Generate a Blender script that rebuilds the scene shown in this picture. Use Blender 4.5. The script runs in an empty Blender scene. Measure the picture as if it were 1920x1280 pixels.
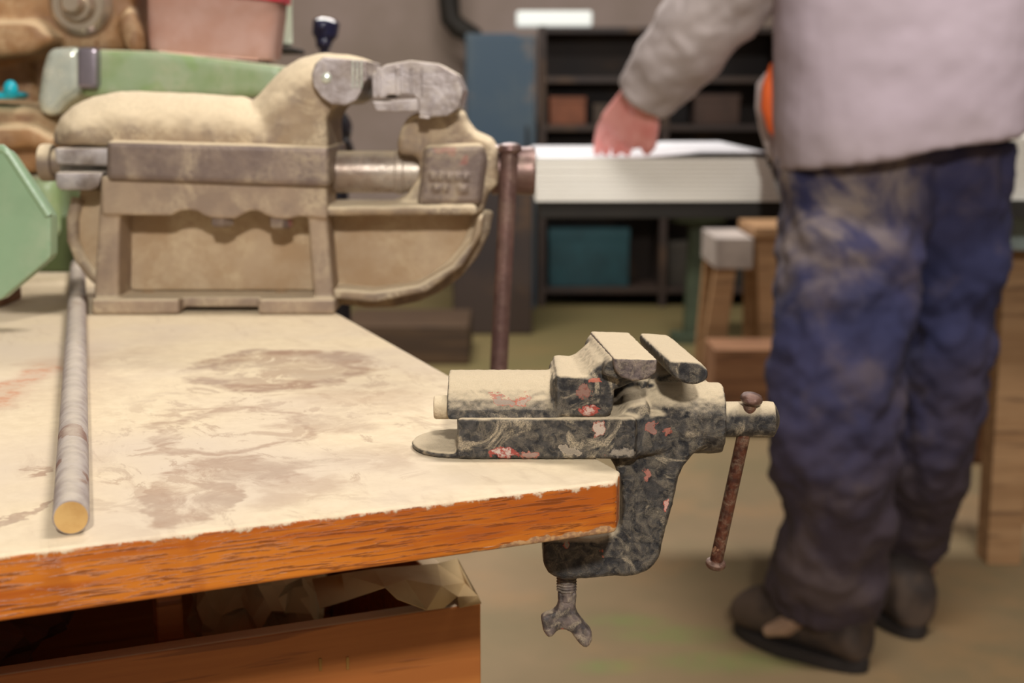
import bpy, bmesh, math, random
from mathutils import Vector, Matrix, Euler, noise
random.seed(7)
S = bpy.context.scene
COL = S.collection
PI = math.pi

# ---------------------------------------------------------------- camera
F = 50.0 / 36.0 * 1920
TILT = math.atan((640 - 180) / F)
CT, ST = math.cos(TILT), math.sin(TILT)
EYE = 0.93
cam_d = bpy.data.cameras.new('camera')
cam = bpy.data.objects.new('camera', cam_d)
COL.objects.link(cam)
cam.location = (0, 0, EYE)
cam.rotation_euler = (PI / 2 - TILT, 0, 0)
cam_d.lens = 50
cam_d.sensor_width = 36
cam_d.sensor_fit = 'HORIZONTAL'
cam_d.clip_start = 0.02
cam_d.clip_end = 60
cam_d.dof.use_dof = True
cam_d.dof.focus_distance = 0.735
cam_d.dof.aperture_fstop = 9.3
S.camera = cam

# ---------------------------------------------------------------- light and exposure
S.view_settings.view_transform = 'Standard'
S.view_settings.look = 'None'
S.view_settings.gamma = 1
S.view_settings.use_curve_mapping = False
S.view_settings.exposure = 0.12
wd = bpy.data.worlds.new('world')
S.world = wd
wd.use_nodes = True
wd.node_tree.nodes['Background'].inputs[0].default_value = (1.0, 0.93, 0.84, 1)
wd.node_tree.nodes['Background'].inputs[1].default_value = 0.27


def area(name, loc, target, size, power, color, sy=None):
    l = bpy.data.lights.new(name, 'AREA')
    l.energy = power
    l.color = color
    l.size = size
    if sy:
        l.shape = 'RECTANGLE'
        l.size_y = sy
    o = bpy.data.objects.new(name, l)
    COL.objects.link(o)
    o.location = loc
    o.rotation_euler = (Vector(target) - Vector(loc)).to_track_quat('-Z', 'Y').to_euler()
    return o


area('flash_lamp', (0.15, -1.25, 1.95), (-0.05, 1.0, 0.75), 0.12, 46, (1.0, 0.965, 0.91))  # camera flash, set back and raised so it falls off more gently
area('worker_fill_light', (0.6, 1.15, 2.75), (0.7, 1.9, 0.6), 0.8, 36, (1.0, 0.955, 0.91), 0.35)  # unseen overhead fill, added to brighten the worker
area('background_fill_light', (-0.3, 4.2, 2.9), (-0.3, 4.4, 0.0), 1.4, 88, (1.0, 0.95, 0.9), 0.3)  # unseen overhead fill, added to brighten the background


# ---------------------------------------------------------------- pixel to place
def ray(px, py):
    a = (px - 960) / F
    b = (py - 640) / F
    return Vector((a, CT - b * ST, -(ST + b * CT)))


def onY(px, py, Y):
    r = ray(px, py)
    return Vector((0, 0, EYE)) + r * (Y / r.y)


def onZ(px, py, z):
    r = ray(px, py)
    return Vector((0, 0, EYE)) + r * ((z - EYE) / r.z)


def lin(c):
    out = []
    for v in c[:3]:
        v = v / 255.0
        out.append(v / 12.92 if v <= 0.04045 else ((v + 0.055) / 1.055) ** 2.4)
    return (out[0], out[1], out[2], 1)


# ---------------------------------------------------------------- materials
class NT:
    def __init__(s, name):
        s.m = bpy.data.materials.new(name)
        s.m.use_nodes = True
        s.t = s.m.node_tree
        s.b = s.t.nodes['Principled BSDF']
        s.tc = s.t.nodes.new('ShaderNodeTexCoord')

    def n(s, typ, **kw):
        x = s.t.nodes.new(typ)
        for k, v in kw.items():
            setattr(x, k, v)
        return x

    def l(s, a, b):
        s.t.links.new(a, b)

    def val(s, sock, v):
        if isinstance(v, (int, float, tuple, list)):
            sock.default_value = v
        else:
            s.l(v, sock)

    def co(s, scale=(1, 1, 1), loc=(0, 0, 0), rot=(0, 0, 0), src=None, typ='POINT'):
        mp = s.n('ShaderNodeMapping')
        mp.vector_type = typ
        s.l(src or s.tc.outputs['Object'], mp.inputs['Vector'])
        mp.inputs['Location'].default_value = loc
        mp.inputs['Rotation'].default_value = rot
        mp.inputs['Scale'].default_value = scale
        return mp.outputs[0]

    def noise(s, scale, detail=4, rough=0.55, vec=None, dist=0.0, col=False):
        x = s.n('ShaderNodeTexNoise')
        x.inputs['Scale'].default_value = scale
        x.inputs['Detail'].default_value = detail
        x.inputs['Roughness'].default_value = rough
        x.inputs['Distortion'].default_value = dist
        s.l(vec or s.tc.outputs['Object'], x.inputs['Vector'])
        return x.outputs['Color' if col else 'Fac']

    def ramp(s, v, a, b, lo=0.0, hi=1.0):
        x = s.n('ShaderNodeMapRange')
        x.interpolation_type = 'SMOOTHSTEP'
        s.val(x.inputs['Value'], v)
        x.inputs['From Min'].default_value = a
        x.inputs['From Max'].default_value = b
        x.inputs['To Min'].default_value = lo
        x.inputs['To Max'].default_value = hi
        return x.outputs[0]

    def math(s, op, a, b=0.0):
        x = s.n('ShaderNodeMath', operation=op)
        s.val(x.inputs[0], a)
        s.val(x.inputs[1], b)
        return x.outputs[0]

    def mix(s, f, a, b):
        x = s.n('ShaderNodeMix', data_type='RGBA')
        s.val(x.inputs[0], f)
        s.val(x.inputs[6], a)
        s.val(x.inputs[7], b)
        return x.outputs[2]

    def up(s):
        g = s.n('ShaderNodeNewGeometry')
        sp = s.n('ShaderNodeSeparateXYZ')
        s.l(g.outputs['Normal'], sp.inputs[0])
        return sp.outputs[2]

    def sep(s, v=None):
        sp = s.n('ShaderNodeSeparateXYZ')
        s.l(v or s.tc.outputs['Object'], sp.inputs[0])
        return sp.outputs

    def bump(s, h, strength=0.3, dist=0.001):
        x = s.n('ShaderNodeBump')
        x.inputs['Strength'].default_value = strength
        x.inputs['Distance'].default_value = dist
        s.val(x.inputs['Height'], h)
        s.l(x.outputs[0], s.b.inputs['Normal'])

    def out(s, col, rough=0.6, metal=0.0):
        s.val(s.b.inputs['Base Color'], col)
        s.val(s.b.inputs['Roughness'], rough)
        s.val(s.b.inputs['Metallic'], metal)
        return s.m


DUST = lin((214, 194, 162))
DUST2 = lin((196, 172, 140))


def simple(name, c, rough=0.6, metal=0.0, var=0.12, scale=12, c2=None, bump=0.15):
    t = NT(name)
    n = t.noise(scale, 5)
    a = lin(c)
    b = lin(c2) if c2 else tuple(v * (1 - var * 2.2) for v in a[:3]) + (1,)
    t.bump(t.noise(scale * 12, 3), bump, 0.0006)
    return t.out(t.mix(t.ramp(n, 0.35, 0.65), a, b), rough, metal)


def dusty(name, c1, c2, lo=0.15, hi=0.75, rough=0.5, metal=0.0, scale=30, haze=0.25, dustc=DUST, chips=None, bumps=0.3, jitter=0.5, spots=(), runs=0.0):
    """paint or metal under sawdust: dust lies where the surface faces up and clings in patches elsewhere"""
    t = NT(name)
    base = t.mix(t.ramp(t.noise(scale, 6, 0.6), 0.36, 0.64), lin(c1), lin(c2))
    if chips:
        for (cc, sc, th, off) in chips:
            v = t.co(loc=(off, off * 1.7, off * 0.6))
            base = t.mix(t.ramp(t.noise(sc, 3, 0.5, vec=v, dist=0.6), th, th + 0.015), base, lin(cc))
    smask = None
    if spots:
        nv = t.n('ShaderNodeVectorMath', operation='SCALE')
        sv_ = t.n('ShaderNodeVectorMath', operation='SUBTRACT')
        t.l(t.noise(150, 4, 0.6, col=True), sv_.inputs[0])
        sv_.inputs[1].default_value = (0.5, 0.5, 0.5)
        t.l(sv_.outputs[0], nv.inputs[0])
        nv.inputs['Scale'].default_value = 0.014
        av = t.n('ShaderNodeVectorMath', operation='ADD')
        t.l(t.tc.outputs['Object'], av.inputs[0])
        t.l(nv.outputs[0], av.inputs[1])
        for (c_, rx_, rz_, rot_, inner_, rim_) in spots:
            mp_ = t.co(loc=tuple(c_), rot=(0, rot_, 0), scale=(rx_, 0.01, rz_), src=av.outputs[0], typ='TEXTURE')
            le_ = t.n('ShaderNodeVectorMath', operation='LENGTH')
            t.l(mp_, le_.inputs[0])
            d_ = le_.outputs['Value']
            ic_ = t.mix(t.ramp(t.noise(420, 4, 0.7), 0.42, 0.58), lin(inner_), lin(rim_)) if inner_[0] > 190 and rim_[1] == 66 else lin(inner_)
            base = t.mix(t.ramp(d_, 1.04, 1.0), base, lin(rim_))
            base = t.mix(t.ramp(d_, 0.86, 0.80), base, ic_)
            q_ = t.ramp(d_, 1.04, 1.0)
            smask = q_ if smask is None else t.math('MAXIMUM', smask, q_)
    fine = t.noise(scale * 9, 5, 0.7)
    broad = t.noise(scale * 0.9, 5, 0.6, vec=t.co(loc=(3, 7, 1)), dist=0.8)
    hz = t.math('MULTIPLY', t.ramp(broad, 0.42, 0.68), haze * 2)
    if runs:
        rn = t.noise(38, 6, 0.62, vec=t.co(loc=(5, 5, 2)), dist=1.6)
        hz = t.math('MAXIMUM', hz, t.math('MULTIPLY', t.ramp(rn, 0.54, 0.66), runs))
    u = t.math('ADD', t.up(), t.math('MULTIPLY', t.math('SUBTRACT', broad, 0.5), jitter))
    u = t.math('ADD', u, t.math('MULTIPLY', t.math('SUBTRACT', fine, 0.5), 0.35))
    d = t.ramp(u, lo, hi)
    d = t.math('MAXIMUM', d, t.math('MULTIPLY', hz, t.ramp(fine, 0.3, 0.62)))
    if smask is not None:
        d = t.math('MULTIPLY', d, t.math('SUBTRACT', 1.0, t.math('MULTIPLY', smask, 0.8)))
    dc = t.mix(t.ramp(fine, 0.3, 0.7), dustc, tuple(v * 0.86 for v in dustc[:3]) + (1,))
    t.bump(t.math('ADD', fine, t.math('MULTIPLY', broad, 1.5)), bumps, 0.0012)
    rg = t.math('ADD', t.math('MULTIPLY', d, 0.95 - rough), rough)
    mt = t.math('MULTIPLY', t.math('SUBTRACT', 1.0, d), metal)
    return t.out(t.mix(d, base, dc), rg, mt)


M = {}
CH = [((176, 168, 155), 42, 0.655, 2.1), ((150, 66, 48), 60, 0.685, 5.3), ((190, 60, 46), 75, 0.715, 9.0)]
VSPOTS = [
    (onY(942, 750, 0.717), 0.0085, 0.0022, 0.35, (150, 132, 118), (176, 96, 78)),
    (onY(980, 752, 0.717), 0.0040, 0.0022, -0.2, (168, 148, 132), (186, 92, 72)),
    (onY(1106, 768, 0.7155), 0.0050, 0.0036, 0.2, (196, 170, 156), (160, 66, 54)),
    (onY(1096, 730, 0.7155), 0.0022, 0.0034, 0.3, (140, 104, 92), (136, 82, 70)),
    (onY(1113, 712, 0.7155), 0.0022, 0.0015, 0.0, (186, 104, 84), (176, 80, 62)),
    (onY(945, 850, 0.715), 0.0075, 0.0030, 0.1, (196, 178, 168), (158, 66, 56)),
    (onY(990, 852, 0.715), 0.0042, 0.0026, 0.0, (158, 130, 118), (170, 104, 88)),
    (onY(1124, 803, 0.715), 0.0042, 0.0028, 0.0, (190, 170, 154), (160, 100, 84)),
    (onY(1253, 806, 0.727), 0.0024, 0.0020, 0.0, (164, 104, 88), (150, 76, 62)),
    (onY(1222, 797, 0.727), 0.0022, 0.0030, 0.3, (150, 112, 100), (168, 96, 80)),
    (onY(1065, 845, 0.715), 0.0055, 0.0035, 0.5, (146, 134, 118), (160, 146, 128)),
    (onY(1166, 848, 0.7165), 0.0058, 0.0032, -0.3, (152, 140, 124), (130, 120, 108)),
    (onY(1212, 888, 0.7275), 0.0020, 0.0028, 0.0, (172, 112, 98), (150, 90, 76)),
    (onY(1250, 942, 0.7275), 0.0018, 0.0036, 0.2, (206, 160, 146), (184, 90, 76)),
    (onY(1175, 680, 0.707), 0.0001, 0.0001, 0.0, (110, 100, 90), (110, 100, 90))]
M['vise_black'] = dusty('chipped_black_paint', (20, 21, 27), (66, 62, 59), 0.24, 0.88, 0.28, 0.0, 210, 0.13, runs=0.75, spots=VSPOTS, chips=[
    ((176, 84, 64), 66, 0.70, 2.1), ((150, 138, 124), 66, 0.715, 2.1)], bumps=0.6, jitter=0.45)
M['jaw_steel'] = dusty('worn_jaw_steel', (118, 104, 100), (72, 62, 64), 0.45, 0.8, 0.4, 0.35, 260, 0.22, bumps=0.5)
M['rust'] = dusty('rusty_rod_steel', (96, 52, 36), (66, 36, 28), 0.8, 1.3, 0.42, 0.25, 220, 0.12, chips=[((150, 110, 84), 130, 0.64, 1.0)])
M['knob'] = dusty('brown_knob_steel', (112, 82, 70), (82, 56, 48), 1.3, 1.9, 0.32, 0.4, 220, 0.08)
M['screw_paint'] = dusty('worn_screw_paint', (112, 98, 92), (58, 52, 52), 0.6, 1.1, 0.5, 0.2, 190, 0.25, chips=[((172, 82, 66), 110, 0.66, 3.0)])
M['big_cast'] = dusty('dusty_rusty_cast_iron', (156, 134, 108), (126, 108, 94), -0.08, 0.62, 0.6, 0.1, 34, 0.42, dustc=lin((224, 204, 172)), jitter=0.7)
M['big_recess'] = dusty('tan_rust_dust_iron', (174, 150, 122), (162, 134, 102), 0.1, 0.7, 0.75, 0.0, 22, 0.4, dustc=lin((204, 182, 150)))
M['big_steel'] = dusty('dull_grey_slide_steel', (134, 116, 104), (108, 92, 86), 0.35, 0.8, 0.45, 0.35, 24, 0.22, chips=[((136, 92, 84), 16, 0.62, 4.0)])
M['bracket'] = dusty('tan_dusted_bracket_iron', (158, 136, 114), (136, 116, 100), 0.25, 0.8, 0.6, 0.1, 26, 0.35, dustc=lin((206, 186, 156)))
M['big_jaw'] = dusty('bare_grey_jaw_steel', (176, 166, 166), (128, 114, 108), 0.3, 0.8, 0.28, 0.3, 40, 0.15, dustc=lin((222, 208, 190)))
M['screw_steel'] = dusty('bright_screw_steel', (184, 172, 160), (146, 126, 112), 0.55, 1.1, 0.25, 0.4, 30, 0.10)
M['bar_steel'] = dusty('brown_handle_bar_steel', (128, 98, 92), (104, 78, 74), 1.3, 1.9, 0.32, 0.5, 30, 0.08)
M['green'] = dusty('pale_green_machine_paint', (148, 166, 130), (132, 154, 104), 0.6, 1.0, 0.35, 0.0, 16, 0.22, dustc=lin((196, 190, 160)), chips=[((136, 160, 108), 9, 0.56, 2.0)])
M['green_plain'] = dusty('grey_green_cover_paint', (134, 162, 130), (122, 150, 118), 0.7, 1.2, 0.35, 0.0, 8, 0.12, dustc=lin((200, 196, 170)))
M['chrome'] = dusty('polished_cap_steel', (206, 212, 200), (168, 176, 162), 1.0, 1.6, 0.12, 0.45, 12, 0.15)
M['tan_machine'] = dusty('dust_caked_machine_iron', (158, 116, 74), (128, 92, 60), 0.2, 0.8, 0.6, 0.0, 14, 0.4, dustc=lin((205, 176, 138)))
M['dark_green'] = simple('dark_olive_paint', (66, 78, 34), 0.5)
M['black'] = simple('black_plastic', (30, 28, 34), 0.25)
M['dark_metal'] = simple('dark_brown_metal', (32, 26, 18), 0.7)
M['dowel_side'] = dusty('dust_coated_dowel', (168, 156, 150), (142, 128, 122), 0.55, 1.35, 0.8, 0.0, 95, 0.28, dustc=lin((206, 192, 172)), chips=[((124, 92, 80), 34, 0.63, 6.0)], bumps=0.2)
M['dowel_end'] = simple('cut_wood_end', (196, 158, 98), 0.8, scale=60, c2=(176, 134, 76))


def wood(name, c1, c2, dark, rough=0.35, scale=1.0, dust=False, grain=(3, 60, 60)):
    t = NT(name)
    v = t.co(scale=tuple(g * scale for g in grain))
    n = t.noise(1.0, 6, 0.6, vec=v, dist=0.3)
    v2 = t.co(scale=(9 * scale, 150 * scale, 150 * scale), loc=(2, 1, 5))
    streak = t.ramp(t.noise(1.0, 3, 0.5, vec=v2, dist=0.2), 0.56, 0.66)
    big = t.noise(5 * scale, 3)
    c = t.mix(t.ramp(n, 0.35, 0.65), lin(c1), lin(c2))
    c = t.mix(t.math('MULTIPLY', streak, 0.75), c, lin(dark))
    c = t.mix(t.math('MULTIPLY', t.ramp(big, 0.45, 0.7), 0.3), c, lin(dark))
    t.bump(t.math('ADD', n, streak), 0.25, 0.0008)
    if dust:
        d = t.ramp(t.up(), 0.5, 0.9)
        c = t.mix(d, c, DUST2)
    return t.out(c, rough)


M['crate'] = wood('brown_crate_wood', (176, 108, 48), (158, 92, 38), (120, 66, 28), 0.55, 0.9, dust=True)  # even brown wood with darker grain, dust on top faces
M['plain_wood'] = wood('pale_raw_timber', (176, 138, 98), (156, 118, 80), (110, 80, 54), 0.7, 0.6)
M['brown_wood'] = wood('brown_timber', (150, 108, 76), (128, 88, 60), (84, 56, 38), 0.7, 0.6)
M['dark_wood'] = wood('dark_brown_board', (84, 62, 40), (64, 46, 30), (44, 30, 20), 0.7, 0.6)


# ---------------------------------------------------------------- mesh helpers
def obj(name, bm, mat=None, parent=None, smooth=True, auto=35, origin=None):
    me = bpy.data.meshes.new(name)
    bmesh.ops.remove_doubles(bm, verts=bm.verts, dist=1e-6)
    bmesh.ops.recalc_face_normals(bm, faces=bm.faces)
    bm.to_mesh(me)
    bm.free()
    o = bpy.data.objects.new(name, me)
    COL.objects.link(o)
    if mat:
        me.materials.append(mat)
    if parent:
        o.parent = parent
        o.location = -Vector(parent.location)
        if any(abs(a) > 1e-6 for a in parent.rotation_euler):
            mw = Matrix.LocRotScale(parent.location, parent.rotation_euler, None).inverted()
            o.matrix_local = mw
    if smooth:
        me.polygons.foreach_set('use_smooth', [True] * len(me.polygons))
        if auto < 180:
            try:
                me.set_sharp_from_angle(angle=math.radians(auto))
            except Exception:
                pass
            wn = o.modifiers.new('normals', 'WEIGHTED_NORMAL')
            wn.keep_sharp = True
    return o


def sub(name, bm, mat, parent_obj, **kw):
    """part under a mesh that is itself placed with world-space vertices"""
    o = obj(name, bm, mat, None, **kw)
    o.parent = parent_obj
    return o


def tag(o, label, cat, group=None, kind=None):
    if label:
        o['label'] = label
    if cat:
        o['category'] = cat
    if group:
        o['group'] = group
    if kind:
        o['kind'] = kind
    return o


def thing(name, loc, label, cat, group=None, rz=0.0):
    o = bpy.data.objects.new(name, None)
    COL.objects.link(o)
    o.location = loc
    o.rotation_euler = (0, 0, rz)
    o.empty_display_size = 0.05
    return tag(o, label, cat, group)


def merge(bm, other):
    me = bpy.data.meshes.new('tmp')
    other.to_mesh(me)
    other.free()
    bm.from_mesh(me)
    bpy.data.meshes.remove(me)


def bev(t, w, seg=2, ang=25):
    if w > 0:
        es = [e for e in t.edges if len(e.link_faces) == 2 and e.calc_face_angle(0) > math.radians(ang)]
        bmesh.ops.bevel(t, geom=es, offset=w, segments=seg, profile=0.5, affect='EDGES', clamp_overlap=True)


def prism(bm, pts, dirv, bevel=0.0, seg=2, ang=25):
    """closed 3-D polygon pushed along dirv"""
    t = bmesh.new()
    vs = [t.verts.new(p) for p in pts]
    f = t.faces.new(vs)
    r = bmesh.ops.extrude_face_region(t, geom=[f])
    for g in r['geom']:
        if isinstance(g, bmesh.types.BMVert):
            g.co += Vector(dirv)
    bmesh.ops.recalc_face_normals(t, faces=t.faces)
    bev(t, bevel, seg, ang)
    merge(bm, t)


def slab(bm, pxs, Y0, Y1, bevel=0.0, seg=2, dx=0.0, ang=25):
    """side outline read at distance Y0, given its real depth to Y1"""
    prism(bm, [onY(x, y, Y0) for x, y in pxs], (dx, Y1 - Y0, 0), bevel, seg, ang)


def box(bm, lo, hi, bevel=0.0, seg=2, rz=0.0, piv=None):
    t = bmesh.new()
    bmesh.ops.create_cube(t, size=1)
    for v in t.verts:
        v.co = Vector(((lo[i] + hi[i]) / 2 + v.co[i] * (hi[i] - lo[i]) for i in range(3)))
    bev(t, bevel, seg)
    if rz:
        pv = Vector(piv) if piv else Vector(((lo[0] + hi[0]) / 2, (lo[1] + hi[1]) / 2, 0))
        bmesh.ops.rotate(t, verts=t.verts, cent=pv, matrix=Matrix.Rotation(rz, 3, 'Z'))
    merge(bm, t)


def lathe(bm, p0, p1, prof, seg=40):
    """prof: list of (t along p0->p1 in metres, radius)"""
    p0, p1 = Vector(p0), Vector(p1)
    d = (p1 - p0).normalized()
    a = d.orthogonal().normalized()
    b = d.cross(a)
    t = bmesh.new()
    rings = []
    for (s, r) in prof:
        c = p0 + d * s
        if r < 1e-6:
            rings.append([t.verts.new(c)])
        else:
            rings.append([t.verts.new(c + (a * math.cos(2 * PI * k / seg) + b * math.sin(2 * PI * k / seg)) * r) for k in range(seg)])
    for i in range(len(rings) - 1):
        A, B = rings[i], rings[i + 1]
        for k in range(seg):
            k2 = (k + 1) % seg
            if len(A) == 1 and len(B) == 1:
                continue
            if len(A) == 1:
                t.faces.new((A[0], B[k2], B[k]))
            elif len(B) == 1:
                t.faces.new((A[k], A[k2], B[0]))
            else:
                t.faces.new((A[k], A[k2], B[k2], B[k]))
    if len(rings[0]) > 1:
        t.faces.new(rings[0])
    if len(rings[-1]) > 1:
        t.faces.new(rings[-1])
    bmesh.ops.recalc_face_normals(t, faces=t.faces)
    merge(bm, t)


def cyl(bm, p0, p1, r, r1=None, ch=0.0, seg=40):
    L = (Vector(p1) - Vector(p0)).length
    r1 = r if r1 is None else r1
    if ch:
        lathe(bm, p0, p1, [(0, 0), (0, r - ch), (ch * .3, r - ch * .3), (ch, r), (L - ch, r1), (L - ch * .3, r1 - ch * .3), (L, r1 - ch), (L, 0)], seg)
    else:
        lathe(bm, p0, p1, [(0, 0), (0, r), (L, r1), (L, 0)], seg)


def ball(bm, c, r, seg=24, sq=(1, 1, 1), rot=None):
    t = bmesh.new()
    bmesh.ops.create_uvsphere(t, u_segments=seg, v_segments=seg // 2, radius=1)
    for v in t.verts:
        q = Vector((v.co.x * r * sq[0], v.co.y * r * sq[1], v.co.z * r * sq[2]))
        if rot:
            q = rot @ q
        v.co = q + Vector(c)
    merge(bm, t)


def caps(bm, pts, seg=20):
    """chain of tapering limbs through (point, radius)"""
    for i in range(len(pts) - 1):
        (a, ra), (b, rb) = pts[i], pts[i + 1]
        if (Vector(b) - Vector(a)).length > 1e-5:
            cyl(bm, a, b, ra, rb, seg=seg)
    for p, r in pts:
        ball(bm, p, r, seg)


def tube(bm, path, radii, seg=12, sx=1.0):
    path = [Vector(p) for p in path]
    if not isinstance(radii, (list, tuple)):
        radii = [radii] * len(path)
    t = bmesh.new()
    rings = []
    prev = None
    for i, p in enumerate(path):
        d = (path[min(i + 1, len(path) - 1)] - path[max(i - 1, 0)]).normalized()
        if prev is None:
            a = d.orthogonal().normalized()
        else:
            a = (prev - d * prev.dot(d)).normalized()
        prev = a
        b = d.cross(a)
        rings.append([t.verts.new(p + (a * math.cos(2 * PI * k / seg) + b * math.sin(2 * PI * k / seg)) * radii[i]) for k in range(seg)])
    for A, B in zip(rings, rings[1:]):
        for k in range(seg):
            t.faces.new((A[k], A[(k + 1) % seg], B[(k + 1) % seg], B[k]))
    t.faces.new(rings[0])
    t.faces.new(rings[-1])
    bmesh.ops.recalc_face_normals(t, faces=t.faces)
    merge(bm, t)


def loft(bm, rings, cap=True):
    t = bmesh.new()
    R = [[t.verts.new(p) for p in r] for r in rings]
    n = len(R[0])
    for A, B in zip(R, R[1:]):
        for k in range(n):
            t.faces.new((A[k], A[(k + 1) % n], B[(k + 1) % n], B[k]))
    if cap:
        t.faces.new(R[0])
        t.faces.new(R[-1])
    bmesh.ops.recalc_face_normals(t, faces=t.faces)
    merge(bm, t)


def oval(c, ax, ay, n=36, p=2.0):
    """superellipse ring around c with half-axis vectors ax, ay"""
    out = []
    for k in range(n):
        a = 2 * PI * k / n
        ca, sa = math.cos(a), math.sin(a)
        f = lambda v: math.copysign(abs(v) ** (2 / p), v)
        out.append(Vector(c) + Vector(ax) * f(ca) + Vector(ay) * f(sa))
    return out


def cast(o, vox, it=4, fac=0.5, disp=0.0, dscale=0.01):
    """melt the pieces of one casting or one body into a single skin"""
    o.modifiers.clear()
    r = o.modifiers.new('remesh', 'REMESH')
    r.mode = 'VOXEL'
    r.voxel_size = vox
    r.use_smooth_shade = True
    if it:
        s = o.modifiers.new('smooth', 'SMOOTH')
        s.iterations = it
        s.factor = fac
    if disp:
        tx = bpy.data.textures.new(o.name + '_relief', 'CLOUDS')
        tx.noise_scale = dscale
        tx.noise_depth = 2
        d = o.modifiers.new('relief', 'DISPLACE')
        d.texture = tx
        d.strength = disp
        d.mid_level = 0.5
        d.texture_coords = 'LOCAL'
    return o


# ---------------------------------------------------------------- the room
def struct(name, bm, mat):
    o = obj(name, bm, mat, smooth=False)
    o['kind'] = 'structure'
    return o


t = NT('stained_concrete_floor')
n1 = t.noise(1.6, 6, 0.6)
n2 = t.noise(3.0, 5, 0.6, vec=t.co(loc=(4, 2, 0)))
n3 = t.noise(26, 5, 0.7)
c = t.mix(t.ramp(n1, 0.35, 0.65), lin((144, 120, 88)), lin((126, 110, 78)))
c = t.mix(t.math('MULTIPLY', t.ramp(n2, 0.50, 0.68), 0.55), c, lin((158, 124, 84)))
sp = t.sep()
gm = None
for (gx, gy, rx, ry) in [(onZ(a_, b_, 0).x, onZ(a_, b_, 0).y, c_, d_) for a_, b_, c_, d_ in ((1260, 1190, .10, .05), (1370, 1240, .14, .05), (1140, 1250, .06, .03), (1180, 1165, .07, .04))]:
    m_ = t.co(loc=(gx, gy, 0), scale=(rx, ry, 1), typ='TEXTURE', src=None)
    ln = t.n('ShaderNodeVectorMath', operation='LENGTH')
    t.l(m_, ln.inputs[0])
    g = t.ramp(ln.outputs['Value'], 1.5, 0.3)
    gm = g if gm is None else t.math('MAXIMUM', gm, g)
c = t.mix(t.math('MULTIPLY', gm, t.ramp(n3, 0.3, 0.6, 0.15, 0.5)), c, lin((116, 134, 70)))
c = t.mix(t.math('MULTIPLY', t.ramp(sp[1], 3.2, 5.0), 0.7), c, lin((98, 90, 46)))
t.bump(n3, 0.3, 0.003)
M['floor'] = t.out(c, 0.75)
bm = bmesh.new()
box(bm, (-4, -2.6, -0.1), (4.5, 7.4, 0))
struct('floor', bm, M['floor'])
M['wall'] = simple('grimy_grey_plaster', (164, 146, 138), 0.9, scale=1.5, c2=(146, 130, 118))
bm = bmesh.new()
box(bm, (-4, 7.2, 0), (4.5, 7.4, 3.3))
struct('wall_back', bm, M['wall'])
bm = bmesh.new()
box(bm, (-4.2, -2.6, 0), (-4, 7.4, 3.3))
struct('wall_left', bm, M['wall'])
bm = bmesh.new()
box(bm, (4.5, -2.6, 0), (4.7, 7.4, 3.3))
struct('wall_right', bm, M['wall'])

# ---------------------------------------------------------------- workbench
BZ = EYE - 0.1857
C0 = onZ(1190, 897, BZ)          # near right corner of the top
C1 = onZ(0, 1040, BZ)            # on the front edge, left
U = (C0 - C1).normalized()
V = Vector((-U.y, U.x, 0))
RZ = math.atan2(U.y, U.x)
BE = onZ(640, 590, BZ)
slant = (BE - C0)
slant = slant / slant.dot(V)     # right edge direction per metre of depth

TL = Matrix.LocRotScale(C0, Euler((0, 0, RZ)), None)


def bl(p):
    """world -> bench-local"""
    return TL.inverted() @ Vector(p)


bench = thing('workbench', (C0.x, C0.y, 0), 'big workbench with dust-covered top and orange varnished front edge carrying both vises', 'workbench', rz=RZ)
t = NT('dusty_bench_top_with_varnished_edge')
ob = t.tc.outputs['Object']
# varnished wood with open grain
v = t.co(scale=(6, 90, 90))
gr = t.noise(1.0, 6, 0.6, vec=v, dist=0.5)
v2 = t.co(scale=(34, 620, 620), loc=(2, 1, 5))
st1 = t.ramp(t.noise(1.0, 4, 0.65, vec=v2, dist=0.5), 0.52, 0.585)
v3 = t.co(scale=(34, 520, 520), loc=(9, 4, 2))
st2 = t.ramp(t.noise(1.0, 2, 0.5, vec=v3, dist=0.6), 0.72, 0.75)
wc = t.mix(t.ramp(gr, 0.38, 0.62), lin((198, 115, 34)), lin((170, 86, 25)))
wc = t.mix(t.math('MULTIPLY', st1, 0.72), wc, lin((104, 50, 18)))
wc = t.mix(t.math('MULTIPLY', t.ramp(t.noise(24, 4, vec=t.co(loc=(1, 1, 1), scale=(1, 1, .5)), dist=0.8), 0.55, 0.7), 0.35), wc, lin((140, 66, 20)))
wc = t.mix(t.math('MULTIPLY', st2, 0.55), wc, lin((214, 184, 160)))
# bare, chipped lower arris and end
sp = t.sep()
hgt = t.math('SUBTRACT', t.math('ADD', sp[2], 0.0266), t.math('MULTIPLY', sp[0], 0.0079))
zz = t.math('ADD', hgt, t.math('MULTIPLY', t.math('SUBTRACT', t.noise(70, 4), 0.5), 0.010))
xx = t.math('SUBTRACT', t.math('MULTIPLY', t.ramp(sp[0], -0.16, -0.01), 0.0062), 0.0022)
chip = t.ramp(t.math('SUBTRACT', zz, xx), 0.0006, 0.0)
xe = t.math('ADD', sp[0], t.math('MULTIPLY', t.math('SUBTRACT', t.noise(130, 4), 0.5), 0.006))
chip = t.math('MAXIMUM', chip, t.ramp(xe, -0.0035, -0.0025))
wc = t.mix(chip, wc, t.mix(t.ramp(t.noise(300, 3), 0.4, 0.6), lin((190, 148, 104)), lin((150, 112, 84))))
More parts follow.
